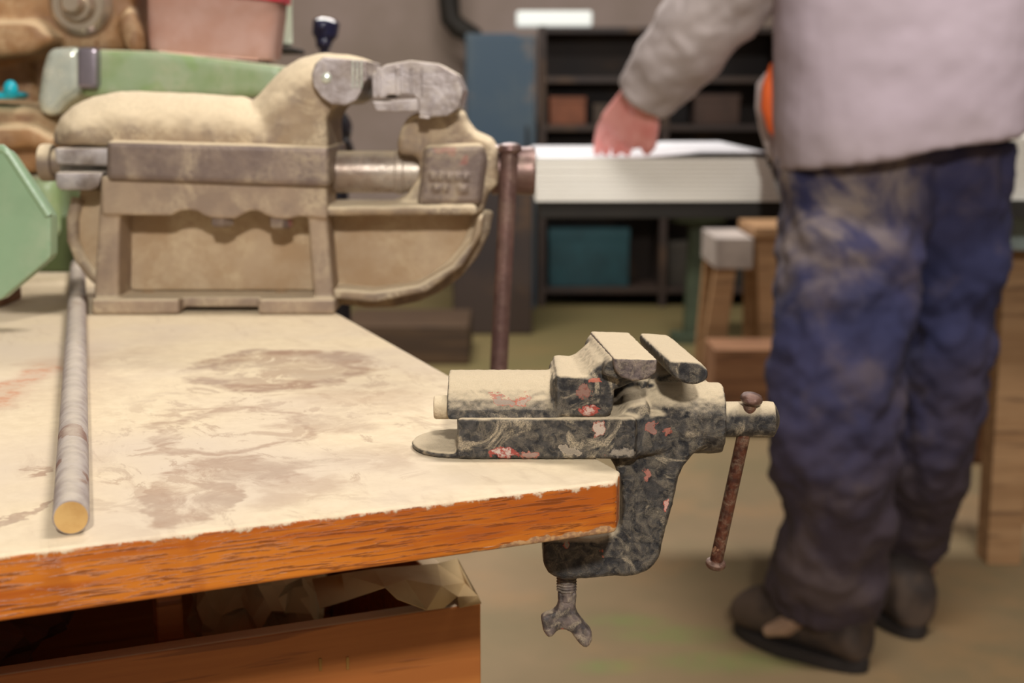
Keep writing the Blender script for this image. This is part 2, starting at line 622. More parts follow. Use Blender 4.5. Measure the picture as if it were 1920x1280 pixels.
# dust with worn, wiped marks
wv = t.n('ShaderNodeVectorMath', operation='SCALE')
nz = t.noise(14, 5, 0.65, col=True)
sbv = t.n('ShaderNodeVectorMath', operation='SUBTRACT')
t.l(nz, sbv.inputs[0])
sbv.inputs[1].default_value = (0.5, 0.5, 0.5)
t.l(sbv.outputs[0], wv.inputs[0])
wv.inputs['Scale'].default_value = 0.085
ad = t.n('ShaderNodeVectorMath', operation='ADD')
t.l(ob, ad.inputs[0])
t.l(wv.outputs[0], ad.inputs[1])
warped = ad.outputs[0]


def blob(px, py, wx, wy, rot=0.0, inner=0.75, outer=1.1):
    """oval mark centred under a pixel; wx, wy half sizes in pixels across / up the picture, converted on the bench plane"""
    c_ = onZ(px, py, BZ)
    ex = (onZ(px + wx, py, BZ) - onZ(px - wx, py, BZ)).length / 2
    ey = (onZ(px, py + wy, BZ) - onZ(px, py - wy, BZ)).length / 2
    lc = bl(c_)
    mp = t.co(loc=(lc.x, lc.y, 0), rot=(0, 0, -RZ + rot), scale=(ex, ey, 1e3), src=warped, typ='TEXTURE')
    ln_ = t.n('ShaderNodeVectorMath', operation='LENGTH')
    t.l(mp, ln_.inputs[0])
    return ln_.outputs['Value']


def ring(d, a, b, c2, e):
    return t.math('MULTIPLY', t.ramp(d, a, b), t.ramp(d, e, c2))


fine = t.noise(90, 6, 0.7)
mid = t.noise(26, 6, 0.65, dist=1.0)
strk = t.noise(1.0, 5, 0.6, vec=t.co(scale=(45, 12, 10), rot=(0, 0, -0.5)), dist=1.2)
marks = None
for d_, s_ in (
        (ring(blob(520, 690, 172, 36), 0.50, 0.78, 0.94, 1.10), 0.95),
        (ring(blob(600, 688, 90, 22), 1.15, 0.9, 0.0, -0.1), 0.45),
        (ring(blob(680, 745, 150, 38), 1.2, 0.3, 0.0, -0.1), 0.42),
        (ring(blob(440, 800, 150, 48), 0.72, 0.86, 0.9, 1.06), 0.75),
        (ring(blob(600, 790, 130, 22), 1.1, 0.6, 0.0, -0.1), 0.55),
        (ring(blob(350, 925, 85, 60), 1.05, 0.8, 0.0, -0.1), 0.8),
        (ring(blob(480, 880, 110, 34, 0.0), 1.1, 0.75, 0.0, -0.1), 0.8),
        (ring(blob(560, 915, 100, 30), 1.2, 0.6, 0.0, -0.1), 0.45),
        (ring(blob(700, 860, 110, 20, -0.6), 1.2, 0.5, 0.0, -0.1), 0.4),
        (ring(blob(20, 975, 18, 70, -0.2), 1.1, 0.7, 0.0, -0.1), 0.8),
        (ring(blob(45, 885, 22, 14), 1.1, 0.6, 0.0, -0.1), 0.8),
        (ring(blob(200, 690, 120, 70), 1.3, 0.2, 0.0, -0.1), 0.3)):
    m_ = t.math('MULTIPLY', d_, s_)
    marks = m_ if marks is None else t.math('MAXIMUM', marks, m_)
wear = t.math('MULTIPLY', marks, t.math('ADD', t.ramp(mid, 0.34, 0.54, 0.0, 0.8), t.ramp(fine, 0.3, 0.7, 0.0, 0.2)))
allw = t.math('MULTIPLY', t.ramp(strk, 0.53, 0.74), 0.30)
scuff = t.noise(1.0, 7, 0.72, vec=t.co(scale=(26, 17, 10), rot=(0, 0, 0.7), loc=(3, 1, 0)), dist=1.8)
zone = t.ramp(blob(530, 790, 360, 160), 1.15, 0.6)
allw = t.math('MAXIMUM', allw, t.math('MULTIPLY', t.math('MULTIPLY', zone, t.ramp(scuff, 0.52, 0.60)), 0.5))
zone2 = t.ramp(blob(560, 690, 150, 34), 1.1, 0.9)
allw = t.math('MAXIMUM', allw, t.math('MULTIPLY', t.math('MULTIPLY', zone2, t.ramp(scuff, 0.46, 0.50)), 0.55))
wear = t.math('MAXIMUM', wear, allw)
dc = t.mix(t.ramp(fine, 0.3, 0.7), lin((221, 202, 170)), lin((209, 189, 157)))
dc = t.mix(t.ramp(t.noise(5, 3), 0.4, 0.7), dc, lin((204, 186, 164)))
wornc = t.mix(t.ramp(t.noise(18, 5), 0.35, 0.65), lin((150, 116, 92)), lin((162, 138, 118)))
tp = t.mix(wear, dc, wornc)
rb = t.math('MULTIPLY', ring(blob(22, 722, 52, 42), 1.05, 0.8, 0.0, -0.1), t.ramp(t.noise(60, 5, 0.7), 0.46, 0.60))
tp = t.mix(t.math('MULTIPLY', ring(blob(25, 722, 70, 55), 1.2, 0.5, 0.0, -0.1), 0.5), tp, lin((182, 146, 122)))
tp = t.mix(t.math('MULTIPLY', rb, 0.62), tp, lin((190, 122, 84)))
upn = t.math('ADD', t.up(), t.math('MULTIPLY', t.math('SUBTRACT', t.noise(110, 5, 0.7), 0.5), 1.0))
top_m = t.ramp(upn, 0.42, 0.55)
spill = t.math('ADD', sp[2], t.math('MULTIPLY', t.math('SUBTRACT', t.noise(75, 5, 0.7), 0.5), 0.016))
top_m = t.math('MAXIMUM', top_m, t.math('MULTIPLY', t.ramp(spill, -0.0025, -0.0005), 0.9))
grain2 = t.math('ADD', t.math('MULTIPLY', fine, 0.6), t.math('MULTIPLY', t.math('SUBTRACT', 1.0, wear), 0.8))
t.bump(t.mix(top_m, st1, grain2), 0.35, 0.0008)
t.out(t.mix(top_m, wc, tp), t.math('ADD', t.math('MULTIPLY', top_m, 0.5), 0.33))
M['bench'] = t.m

bm = bmesh.new()
tb = bmesh.new()
XL = -1.6
DEP = 1.15
pts = [(-0.0, 0.0), (slant.dot(U) * 0.03 - 0.0, 0.03), (slant.dot(U) * DEP, DEP), (XL, DEP), (XL, 0.0), (-0.3, 0.0)]
pts = [(-0.010, 0.0), (0.0 + slant.dot(U) * 0.016, 0.016), (slant.dot(U) * DEP, DEP), (XL, DEP), (XL, 0.0)]
tops = [tb.verts.new((x, y, 0)) for x, y in pts]
bots = [tb.verts.new((x, y, -(0.0266 - 0.0079 * x))) for x, y in pts]
tb.faces.new(tops)
tb.faces.new(bots[::-1])
for k in range(5):
    tb.faces.new((tops[k], bots[k], bots[(k + 1) % 5], tops[(k + 1) % 5]))
bmesh.ops.recalc_face_normals(tb, faces=tb.faces)
bev(tb, 0.0022, 3)
merge(bm, tb)
tt = obj('tabletop', bm, M['bench'], auto=60)
tt.parent = bench
tt.location = (0, 0, BZ)
tt['label'] = 'thick slab with pale sawdust over it and worn orange edge'
for (lx, ly) in ((-0.95, 0.12), (-0.62, 1.02), (-1.5, 0.12), (-1.5, 1.02)):
    bm = bmesh.new()
    box(bm, (lx - 0.035, ly - 0.035, 0), (lx + 0.035, ly + 0.035, BZ - 0.031 + 0.0079 * (lx + 0.035) * 1.0), 0.003)
    o = obj('leg', bm, M['brown_wood'], auto=60)
    o.parent = bench
bm = bmesh.new()
box(bm, (-1.55, 0.09, 0.40), (-0.20, 0.98, 0.42), 0.002)
o = obj('lower_shelf', bm, M['brown_wood'], auto=60)
o.parent = bench
for ly in (0.12, 0.93):
    bm = bmesh.new()
    box(bm, (-0.30, ly - 0.025, 0), (-0.25, ly + 0.025, 0.40), 0.003)
    o = obj('shelf_post', bm, M['brown_wood'], auto=60)
    o.parent = bench

# crate full of paper under the bench
rec = 0.19
cr_r = None
for i in range(400):          # right end of the crate front: where the sight line of its corner meets the recessed front plane
    Yt = 0.5 + i * 0.002
    q = bl(onY(903, 1128, Yt))
    if q.y >= rec:
        cr_r = q
        break
CX, CY, CZ = cr_r.x, cr_r.y, cr_r.z + BZ * 0
CZ = cr_r.z                    # relative to the bench plane (negative)
crate = thing('wooden_crate', TL @ Vector((CX - 0.3, CY + 0.15, 0.42 - BZ)), 'open orange-brown wooden crate on the shelf under the workbench top', 'crate', rz=RZ)


def cpart(name, lo, hi, mat, b=0.002, lab=None):
    bm_ = bmesh.new()
    box(bm_, lo, hi, b)
    o_ = obj(name, bm_, mat, auto=60)
    o_.parent = crate
    o_.location = (-(CX - 0.3), -(CY + 0.15), -(0.42 - BZ))
    return o_




def onC(px_, py_, off):
    e_, r_ = bl((0, 0, EYE)), bl(Vector((0, 0, EYE)) + ray(px_, py_))
    k_ = (CY + off - e_.y) / (r_.y - e_.y)
    return e_ + (r_ - e_) * k_


zb = 0.42 - BZ
DX0, DX1 = onC(295, 1180, 0.06).x, onC(345, 1180, 0.06).x
cf = cpart('front_board', (CX - 0.75, CY, zb), (CX, CY + 0.014, CZ), M['crate'])
cpart('side_board', (CX - 0.014, CY + 0.0142, zb), (CX, CY + 0.30, CZ + 0.004), M['crate'])
cpart('side_board', (CX - 0.75, CY + 0.0142, zb), (CX - 0.736, CY + 0.30, CZ), M['crate'])
cpart('back_board', (CX - 0.735, CY + 0.286, zb), (CX - 0.0145, CY + 0.30, CZ), M['crate'])
cpart('bottom_board', (CX - 0.735, CY + 0.0145, zb), (CX - 0.0145, CY + 0.2855, zb + 0.008), M['crate'])
cpart('divider', (DX0, CY + 0.06, zb + 0.0085), (DX1, CY + 0.075, CZ + 0.085), M['crate'])
for dx_, dz_ in ((-0.105, -0.022), (-0.088, -0.024), (-0.215, -0.040)):
    bm_ = bmesh.new()
    cyl(bm_, (CX + dx_, CY - 0.0004, CZ + dz_), (CX + dx_, CY + 0.003, CZ + dz_), 0.0011, seg=12)
    box(bm_, (CX + dx_ - 0.0009, CY - 0.0006, CZ + dz_ - 0.006), (CX + dx_ + 0.0009, CY + 0.001, CZ + dz_ + 0.002), 0.0003)
    o_ = obj('staple', bm_, simple('dull_staple_brass', (170, 130, 70), 0.4, 0.5) if 'staple' not in M else M['staple'])
    M['staple'] = o_.data.materials[0]
    o_.parent = crate
    o_.location = (-(CX - 0.3), -(CY + 0.15), -(0.42 - BZ))
M['paper'] = simple('crumpled_kraft_paper', (196, 168, 122), 0.8, scale=20, c2=(176, 146, 100))
M['dark_cloth'] = simple('brown_rag', (104, 66, 42), 0.9, scale=20)


def crumple(name, cx, cy, cz, rx, ry, rz_, amp, seed, mat, label, cat, group=None):
    b_ = bmesh.new()
    bmesh.ops.create_icosphere(b_, subdivisions=4, radius=1)
    for v_ in b_.verts:
        p_ = v_.co.copy()
        q = p_ * 2.1 + Vector((seed, seed * 2, seed))
        cell = noise.voronoi(q, distance_metric='DISTANCE', exponent=2.5)[0][0]
        k = 1 + amp * (cell - 0.45) * 1.6 + amp * 0.35 * noise.noise(q * 2)
        v_.co = TL @ Vector((cx + p_.x * rx * k, cy + p_.y * ry * k, cz + p_.z * rz_ * k))
    o_ = obj(name, b_, mat, smooth=True, auto=18)
    return tag(o_, label, cat, group)


bm = bmesh.new()
# folded kraft sheet spilling over the crate corner
P = lambda x, y, z: TL @ Vector((CX + x, CY + y, CZ + z))
pv = [(700, 1066, .035), (722, 1100, .004), (745, 1122, -.006), (800, 1143, -.010), (832, 1140, -.006), (858, 1118, .003), (828, 1098, -.002), (820, 1056, .035), (760, 1086, .010),
      (858, 1046, .035), (897, 1117, -.002), (903, 1131, -.003), (862, 1139, -.003), (872, 1092, .018), (640, 1075, .05), (650, 1125, .03), (600, 1140, .035), (585, 1085, .06)]
vv = [bm.verts.new(TL @ onC(x_, y_, f_)) for x_, y_, f_ in pv]
for f_ in ((0, 1, 8), (1, 2, 8), (2, 3, 8), (3, 6, 8), (3, 4, 6), (4, 5, 6), (6, 7, 8), (0, 8, 7), (6, 5, 13), (6, 13, 7), (7, 13, 9), (9, 13, 10), (5, 10, 13), (5, 12, 10), (12, 11, 10), (0, 14, 1), (14, 15, 1), (14, 17, 15), (17, 16, 15)):
    bm.faces.new([vv[k_] for k_ in f_])
o = obj('kraft_paper', bm, M['paper'], auto=14)
sm = o.modifiers.new('thick', 'SOLIDIFY')
sm.thickness = 0.0006
o.modifiers.remove(o.modifiers['normals'])
tag(o, 'folded pale brown paper sheet spilling over the right corner of the crate', 'paper')
crumple('crumpled_paper', CX - 0.112, CY + 0.13, CZ - 0.005, 0.042, 0.045, 0.05, 0.5, 4.2, M['paper'], 'crumpled brown paper in the middle of the crate under the bench', 'paper')
crumple('brown_rag', CX - 0.33, CY + 0.15, CZ - 0.02, 0.085, 0.07, 0.05, 0.4, 8.2, M['dark_cloth'], 'dark brown rag in shadow at the left in the crate under the bench', 'rag')

# ---------------------------------------------------------------- small vise
YC = 0.745
sv = thing('bench_vise', onZ(1000, 862, BZ), 'small chipped black bench vise clamped to the near corner of the workbench', 'vise')
sv.location.y = YC
bm = bmesh.new()
ZB = BZ + 0.0002
# rail, ear, housing, jaw post, C clamp
a = onY(857, 862, 0.715)
b = onY(1150, 783, 0.715)
box(bm, (a.x, 0.715, ZB), (b.x + 0.012, 0.775, b.z), 0.002)
ear = []
ex0 = onZ(769, 838, BZ + 0.003).x
for k in range(17):
    an = PI / 2 + PI * k / 16
    ear.append(Vector((ex0 + 0.024 + 0.024 * math.cos(an), YC + 0.028 * math.sin(an), ZB)))
ear = [Vector((a.x + 0.01, YC + 0.028, ZB))] + ear + [Vector((a.x + 0.01, YC - 0.028, ZB))]
prism(bm, ear, (0, 0, 0.0034), 0.0012)
hz = onY(1300, 783, YC)
h0, h1 = onY(1165, 783, YC), onY(1354, 783, YC)
cyl(bm, (h0.x, YC, hz.z), (h0.x + 0.02, YC, hz.z), 0.012, 0.0185, seg=48)
cyl(bm, (h0.x + 0.02, YC, hz.z), (h1.x, YC, hz.z), 0.0190, 0.0190, ch=0.002, seg=48)
slab(bm, [(1095, 790), (1200, 780), (1325, 800), (1325, 838), (1300, 855), (1276, 886), (1262, 950), (1244, 1015), (1238, 1048), (1218, 1072),
          (1188, 1083), (1150, 1083), (1090, 1088), (1050, 1090), (1028, 1079), (1018, 1056), (1018, 1010), (1130, 1010), (1162, 992),
          (1168, 955), (1164, 905), (1155, 880), (1140, 853), (1095, 850)], 0.7275, 0.7625, 0.006, 3)
slab(bm, [(1140, 783), (1190, 783), (1200, 870), (1150, 862), (1120, 858)], 0.7165, 0.772, 0.005, 3)
slab(bm, [(1225, 770), (1218, 745), (1213, 722), (1222, 712), (1250, 735), (1285, 752), (1310, 770)], 0.742, 0.752, 0.003)
slab(bm, [(1150, 800), (1158, 778), (1182, 760), (1215, 752), (1225, 800)], 0.722, 0.768, 0.004)
zr0, zr1 = ZB, b.z
prism(bm, [Vector((onY(1120, 800, .715).x, 0.715, zr0)), Vector((onY(1170, 800, .715).x, 0.7155, zr0)), Vector((onY(1262, 800, .728).x, 0.728, zr0)), Vector((onY(1262, 800, .728).x, 0.765, zr0)), Vector((onY(1120, 800, .715).x, 0.772, zr0))], (0, 0, zr1 - zr0), 0.003)
slab(bm, [(1150, 712), (1236, 712), (1236, 775), (1150, 775)], 0.762, 0.772, 0.002)
# post under fixed jaw
slab(bm, [(1262, 690), (1318, 700), (1345, 760), (1240, 770), (1222, 735), (1235, 700)], 0.745, 0.782, 0.006, 3)
slab(bm, [(1253, 674), (1311, 678), (1330, 694), (1329, 712), (1305, 723), (1283, 719), (1262, 706), (1253, 694)], 0.7035, 0.787, 0.0016, 2, dx=-0.0075)
o = cast(obj('vise_body', bm, M['vise_black'], sv), 0.00085, 9, 0.5, 0.0007, 0.004)
o['label'] = 'fixed body with housing, clamp and right jaw in flaking black paint'
# slide
bm = bmesh.new()
sl, sr = onY(838, 780, 0.717), onY(1048, 780, 0.717)
zt, z0 = onY(940, 694, YC).z - 0.0004, b.z + 0.0006
prof = []
for k in range(13):
    an = PI - PI * k / 12
    prof.append(Vector((sl.x, YC + 0.0285 * math.cos(an), zt - 0.0205 + 0.0205 * math.sin(an))))
prof = [Vector((sl.x, YC - 0.0285, z0))] + prof + [Vector((sl.x, YC + 0.0285, z0))]
prism(bm, prof, (sr.x - sl.x, 0, 0), 0.0012)
slab(bm, [(1042, 702), (1148, 708), (1152, 745), (1150, 771), (1140, 783), (1042, 782)], 0.7155, 0.7745, 0.0025)
slab(bm, [(1034, 708), (1034, 780), (1060, 780), (1060, 704)], 0.718, 0.772, 0.005)
slab(bm, [(1078, 712), (1104, 697), (1132, 672), (1200, 674), (1205, 712), (1150, 735)], 0.7165, 0.776, 0.004, dx=-0.004)
slab(bm, [(1130, 704), (1139, 678), (1150, 669), (1200, 671), (1200, 700), (1160, 713)], 0.7085, 0.786, 0.003, dx=-0.0065)
o = cast(obj('slide', bm, M['vise_black'], sv), 0.00085, 4, 0.5, 0.0006, 0.004)
o['label'] = 'sliding part with rounded dusty barrel and left jaw block'
bm = bmesh.new()
slab(bm, [(1150, 671), (1233, 673), (1231, 699), (1214, 712), (1186, 716), (1163, 707), (1153, 692)], 0.7035, 0.787, 0.0012, 2, dx=-0.0075)
o = cast(obj('sliding_jaw', bm, M['jaw_steel'], sv), 0.0008, 2, 0.5, 0.0006, 0.005)
# rear nut
bm = bmesh.new()
q = onY(826, 763, YC - 0.012)
cyl(bm, (q.x - 0.0035, q.y, q.z), (sl.x + 0.003, q.y, q.z), 0.0063, ch=0.0012)
obj('screw_end_nut', bm, dusty('dust_caked_nut', (176, 158, 130), (150, 130, 104), -0.3, 0.6, 0.7, 0, 120, 0.5), sv)
# spindle
bm = bmesh.new()
sz = onY(1400, 786, YC).z
s0, s1 = onY(1352, 786, YC).x, onY(1460, 786, YC).x
L = s1 - s0
lathe(bm, (s0 - 0.004, YC, sz), (s1, YC, sz), [(0, 0), (0, 0.0095), (0.004 + L * 0.80, 0.0098), (L * 0.9 + 0.004, 0.0094), (L + 0.002, 0.0078), (L + 0.0038, 0.004), (L + 0.004, 0)])
spn = obj('spindle', bm, M['vise_black'], sv)
bm = bmesh.new()
ht, hb = onY(1409, 748, YC - 0.006), onY(1342, 1056, YC + 0.012)
cyl(bm, ht, hb, 0.0036, seg=24)
hd = obj('handle', bm, M['rust'], sv)
hd['label'] = 'rusty brown swivel rod'
d = (hb - ht).normalized()
for c_, dd, r_ in ((ht, d, 0.0060), (hb, -d, 0.0057)):
    bm = bmesh.new()
    lathe(bm, c_ - dd * 0.0034, c_ + dd * 0.0034, [(0, 0), (0.0003, r_ * .5), (0.0012, r_ * .85), (0.0026, r_), (0.0040, r_), (0.0052, r_ * .85), (0.0060, r_ * .5), (0.0062, 0)], 32)
    k_ = obj('knob', bm, M['knob'], None)
    k_.parent = hd
# clamp screw with wing
bm = bmesh.new()
w0, w1 = onY(1063, 1000, YC - 0.002), onY(1063, 1124, YC - 0.002)
w0.z = BZ - 0.0302
cyl(bm, (w0.x, w0.y, w0.z - 0.003), (w1.x, w1.y, w1.z), 0.0050, ch=0.0005)
cyl(bm, (w0.x, w0.y, w0.z), (w0.x, w0.y, w0.z - 0.003), 0.009, ch=0.0008)
k = 0
while w0.z - 0.006 - k * 0.0016 > w1.z + 0.006:
    z_ = w0.z - 0.006 - k * 0.0016
    lathe(bm, (w0.x, w0.y, z_), (w0.x, w0.y, z_ - 0.0012), [(0, 0.005), (0.0006, 0.0056), (0.0012, 0.005)], 28)
    k += 1
cs = obj('clamp_screw', bm, M['screw_paint'], sv)
bm = bmesh.new()
slab(bm, [(1046, 1110), (1082, 1110), (1079, 1145), (1092, 1166), (1110, 1186), (1110, 1206), (1099, 1218), (1086, 1208), (1072, 1188),
          (1060, 1181), (1047, 1182), (1038, 1193), (1028, 1198), (1019, 1184), (1013, 1158), (1030, 1151), (1043, 1146), (1047, 1132)], YC - 0.0062, YC + 0.0022, 0.002, 2)
o = cast(obj('wing_head', bm, M['screw_paint'], None), 0.0007, 1, 0.5, 0.0006, 0.003)
o.parent = cs

# ---------------------------------------------------------------- dowel
dr = 0.0077
e0 = onZ(135, 1003, BZ)
e1 = onZ(147, 512, BZ)
e0.z = e1.z = BZ + dr + 0.0002
bm = bmesh.new()
cyl(bm, e0, e1, dr, ch=0.0006, seg=48)
dw = obj('wooden_dowel', bm, M['dowel_side'])
tag(dw, 'long round wooden dowel coated in grey dust lying on the bench at left', 'dowel')
bm = bmesh.new()
dv = (e1 - e0).normalized()
cyl(bm, e0 - dv * 0.0004, e0 + dv * 0.0005, dr - 0.0007, seg=48)
o = sub('cut_end', bm, M['dowel_end'], dw)
o['label'] = 'clean tan sawn end'

# ---------------------------------------------------------------- big vise
bv = thing('bench_vise', (onZ(400, 588, BZ).x, 1.27, BZ), 'large dusty rust-tan bench vise with open jaws standing at the back of the workbench', 'vise')
BY = 1.215
bm = bmesh.new()
# feet and flange
for (xa, xb) in ((172, 336), (484, 628)):
    A, B_ = onZ(xa, 590, BZ), onZ(xb, 590, BZ)
    box(bm, (A.x, BY - 0.004, ZB), (B_.x, BY + 0.06, ZB + 0.0135), 0.002)
A, B_ = onZ(175, 590, BZ), onZ(622, 590, BZ)
box(bm, (A.x + 0.002, BY + 0.012, ZB + 0.004), (B_.x - 0.002, BY + 0.125, ZB + 0.0135), 0.002)
slab(bm, [(188, 340), (226, 340), (222, 560), (174, 560), (180, 470)], BY + 0.004, BY + 0.075, 0.003)
slab(bm, [(572, 345), (611, 345), (614, 420), (626, 560), (588, 560), (578, 430)], BY + 0.004, BY + 0.075, 0.003)
slab(bm, [(188, 330), (612, 335), (614, 412), (586, 408), (560, 406), (540, 412), (515, 410), (498, 404), (484, 396), (468, 396), (452, 404), (440, 411), (400, 410), (384, 406),
          (370, 397), (352, 394), (334, 397), (320, 405), (190, 403)], BY, BY + 0.014, 0.002)
o = cast(obj('mounting_bracket', bm, M['bracket'], bv), 0.0014, 2, 0.5)
o['label'] = 'open-fronted base bracket with two feet and a wavy cut web'
bm = bmesh.new()
slab(bm, [(190, 335), (612, 338), (622, 556), (180, 556)], BY + 0.068, BY + 0.08, 0.003)
o = obj('recess_plate', bm, M['big_recess'], bv)
for (nx, ny) in ((417, 416), (527, 419)):
    bm = bmesh.new()
    q = onY(nx, ny, BY + 0.012)
    lathe(bm, q + Vector((0, 0, 0.012)), q + Vector((0, 0, -0.004)), [(0, 0), (0, 0.0105), (0.014, 0.0105), (0.016, 0.008), (0.016, 0)], 6)
    obj('bolt', bm, M['big_steel'], bv)
for hx in (278, 527):
    bm = bmesh.new()
    q = onZ(hx, 547, BZ + 0.0135)
    lathe(bm, (q.x, q.y, ZB + 0.0139), (q.x, q.y, ZB + 0.0105), [(0, 0), (0, 0.0055), (0.003, 0.0055), (0.003, 0)], 20)
    obj('mounting_screw', bm, M['tan_machine'], bv)
# rail
bm = bmesh.new()
slab(bm, [(198, 263), (617, 274), (617, 351), (198, 337)], BY - 0.008, BY + 0.12, 0.004, 3)
o = cast(obj('rail_block', bm, M['big_steel'], bv), 0.0014, 2, 0.5)
o['label'] = 'long grey-brown rectangular rail face'
# sliding top part with left jaw arm
bm = bmesh.new()
OUT = [(100, 272), (101, 245), (112, 220), (135, 199), (175, 181), (225, 171), (330, 174), (440, 181), (468, 193), (490, 172), (525, 133), (560, 110), (604, 99), (655, 103),
       (688, 112), (688, 140), (640, 190), (622, 208), (613, 225), (616, 280), (400, 280)]
for k_ in range(19):
    th_ = PI / 2 * k_ / 18
    rr_ = 0.036
    dpx = rr_ * (1 - math.sin(th_)) * 2627 / 1.25
    o2 = []
    for i_, (x_, y_) in enumerate(OUT):
        if i_ == 0:
            o2.append((x_ + dpx * .8, y_))
        elif i_ <= 4:
            o2.append((x_ + dpx * (.8 - .17 * i_), y_ + dpx * (.25 * i_)))
        elif i_ <= 12:
            o2.append((x_ + (dpx * .6 if 8 <= i_ <= 12 else 0), y_ + dpx * (0.55 if i_ > 8 else 1)))
        else:
            o2.append((x_, y_ + (dpx * .2 if i_ < 15 else 0)))
    off_ = rr_ * (1 - math.cos(th_)) * 1.0
    slab(bm, o2, BY + 0.006 + off_, BY + 0.117 - off_, 0.0)
o = cast(obj('slide', bm, M['big_cast'], bv), 0.0016, 26, 0.5, 0.002, 0.02)
o['label'] = 'rounded top slide and raised left jaw arm thick with pale dust'
bm = bmesh.new()
slab(bm, [(100, 277), (205, 277), (205, 312), (104, 308)], BY + 0.006, BY + 0.09, 0.003)
slab(bm, [(100, 322), (195, 322), (185, 350), (170, 358), (104, 356)], BY + 0.004, BY + 0.09, 0.004)
slab(bm, [(110, 300), (205, 300), (205, 330), (110, 330)], BY + 0.03, BY + 0.09, 0.002)
obj('slide_tail', bm, M['big_jaw'], bv)
bm = bmesh.new()
q = onY(90, 305, BY + 0.05)
cyl(bm, (q.x - 0.006, q.y, q.z), (q.x + 0.006, q.y, q.z), 0.0165, ch=0.002)
cyl(bm, (q.x, q.y, q.z), (q.x + 0.03, q.y, q.z), 0.012)
obj('end_washer', bm, M['big_cast'], bv)
# left jaw plate
bm = bmesh.new()
slab(bm, [(606, 106), (688, 113), (690, 150), (682, 158), (678, 172), (668, 188), (648, 198), (622, 196), (602, 182), (588, 162), (583, 140), (591, 118)], BY - 0.008, BY + 0.125, 0.002)
ja = obj('jaw_plate', bm, M['big_jaw'], bv)
bm = bmesh.new()
q = onY(612, 146, BY - 0.008)
ball(bm, q, 0.0045, 20, (1, 0.5, 1))  # polished bead added as the highlight spot on the plate
for gx in (660, 668, 676):
    slab(bm, [(gx, 112), (gx + 3, 112), (gx + 3, 165), (gx, 165)], BY - 0.0095, BY - 0.007, 0)
o = sub('glint_bead_ribs', bm, M['chrome'], ja)
bm = bmesh.new()
slab(bm, [(696, 140), (722, 121), (770, 113), (822, 119), (855, 138), (869, 170), (862, 203), (838, 218), (800, 221), (784, 214), (784, 188), (775, 178), (727, 178), (722, 184), (698, 184)], BY - 0.008, BY + 0.125, 0.003)
slab(bm, [(697, 189), (730, 190), (735, 187), (790, 184), (790, 208), (740, 210), (705, 208)], BY - 0.006, BY + 0.122, 0.002)
for gx, w_ in ((706, 7), (742, 9), (768, 5), (790, 3)):
    slab(bm, [(gx, 126), (gx + w_, 124), (gx + w_, 178), (gx, 180)], BY - 0.0105, BY - 0.007, 0.0008)
slab(bm, [(785, 216), (805, 219), (806, 224), (786, 222)], BY - 0.010, BY - 0.002, 0.001)
obj('jaw_plate', bm, M['big_jaw'], bv)
# fixed arm with D-shaped wing
bm = bmesh.new()
slab(bm, [(768, 214), (868, 205), (874, 228), (888, 248), (922, 262), (935, 285), (934, 345), (914, 366), (906, 400), (600, 408), (600, 384), (728, 386), (762, 368), (782, 335), (786, 296),
          (744, 290), (744, 262), (752, 240)], BY + 0.02, BY + 0.10, 0.006, 3, ang=50)
slab(bm, [(600, 386), (892, 382), (898, 404), (600, 406)], BY + 0.004, BY + 0.05, 0.003)
cast(obj('fixed_arm', bm, M['big_cast'], bv), 0.0016, 14, 0.5, 0.0015, 0.015)
bm = bmesh.new()
slab(bm, [(794, 272), (906, 268), (914, 300), (902, 386), (780, 386), (788, 340)], BY + 0.006, BY + 0.06, 0.005)
for (lx_, ly_, lw_, lh_) in ((806, 325, 10, 14), (821, 325, 9, 14), (836, 326, 11, 14), (852, 326, 9, 14), (867, 327, 10, 14), (812, 348, 12, 11), (830, 348, 9, 11), (858, 347, 18, 15)):
    slab(bm, [(lx_, ly_), (lx_ + lw_, ly_), (lx_ + lw_, ly_ + lh_), (lx_, ly_ + lh_)], BY + 0.0042, BY + 0.010, 0.0008)
o = cast(obj('screw_boss', bm, M['big_steel'], bv), 0.0011, 3)
o['label'] = 'grey-brown boss face with worn raised marks'
bm = bmesh.new()
slab(bm, [(135, 440), (150, 352), (600, 380), (900, 398), (888, 455), (848, 510), (784, 546), (700, 556), (600, 545), (250, 545), (176, 505), (150, 475)], BY + 0.045, BY + 0.09, 0.003)
o = obj('wing_plate', bm, M['big_recess'], bv)
bm = bmesh.new()
tube(bm, [onY(x, y, BY + 0.045) for x, y in ((906, 392), (899, 430), (880, 470), (850, 505), (815, 530), (780, 546), (735, 556), (690, 557), (640, 550), (600, 545))], 0.0095, 16)
slab(bm, [(600, 545), (640, 541), (700, 546), (784, 534), (846, 498), (884, 452), (896, 408), (907, 398), (903, 440), (868, 498), (800, 548), (700, 568), (620, 560)], BY + 0.012, BY + 0.085, 0.004)
cast(obj('wing_rim', bm, M['big_cast'], bv), 0.0016, 5, 0.5)
bm = bmesh.new()
tube(bm, [onY(x, y, BY + 0.045) for x, y in ((146, 372), (137, 410), (138, 450), (152, 485), (175, 515), (205, 540))], 0.0055, 16)
obj('wing_rim', bm, M['big_cast'], bv)
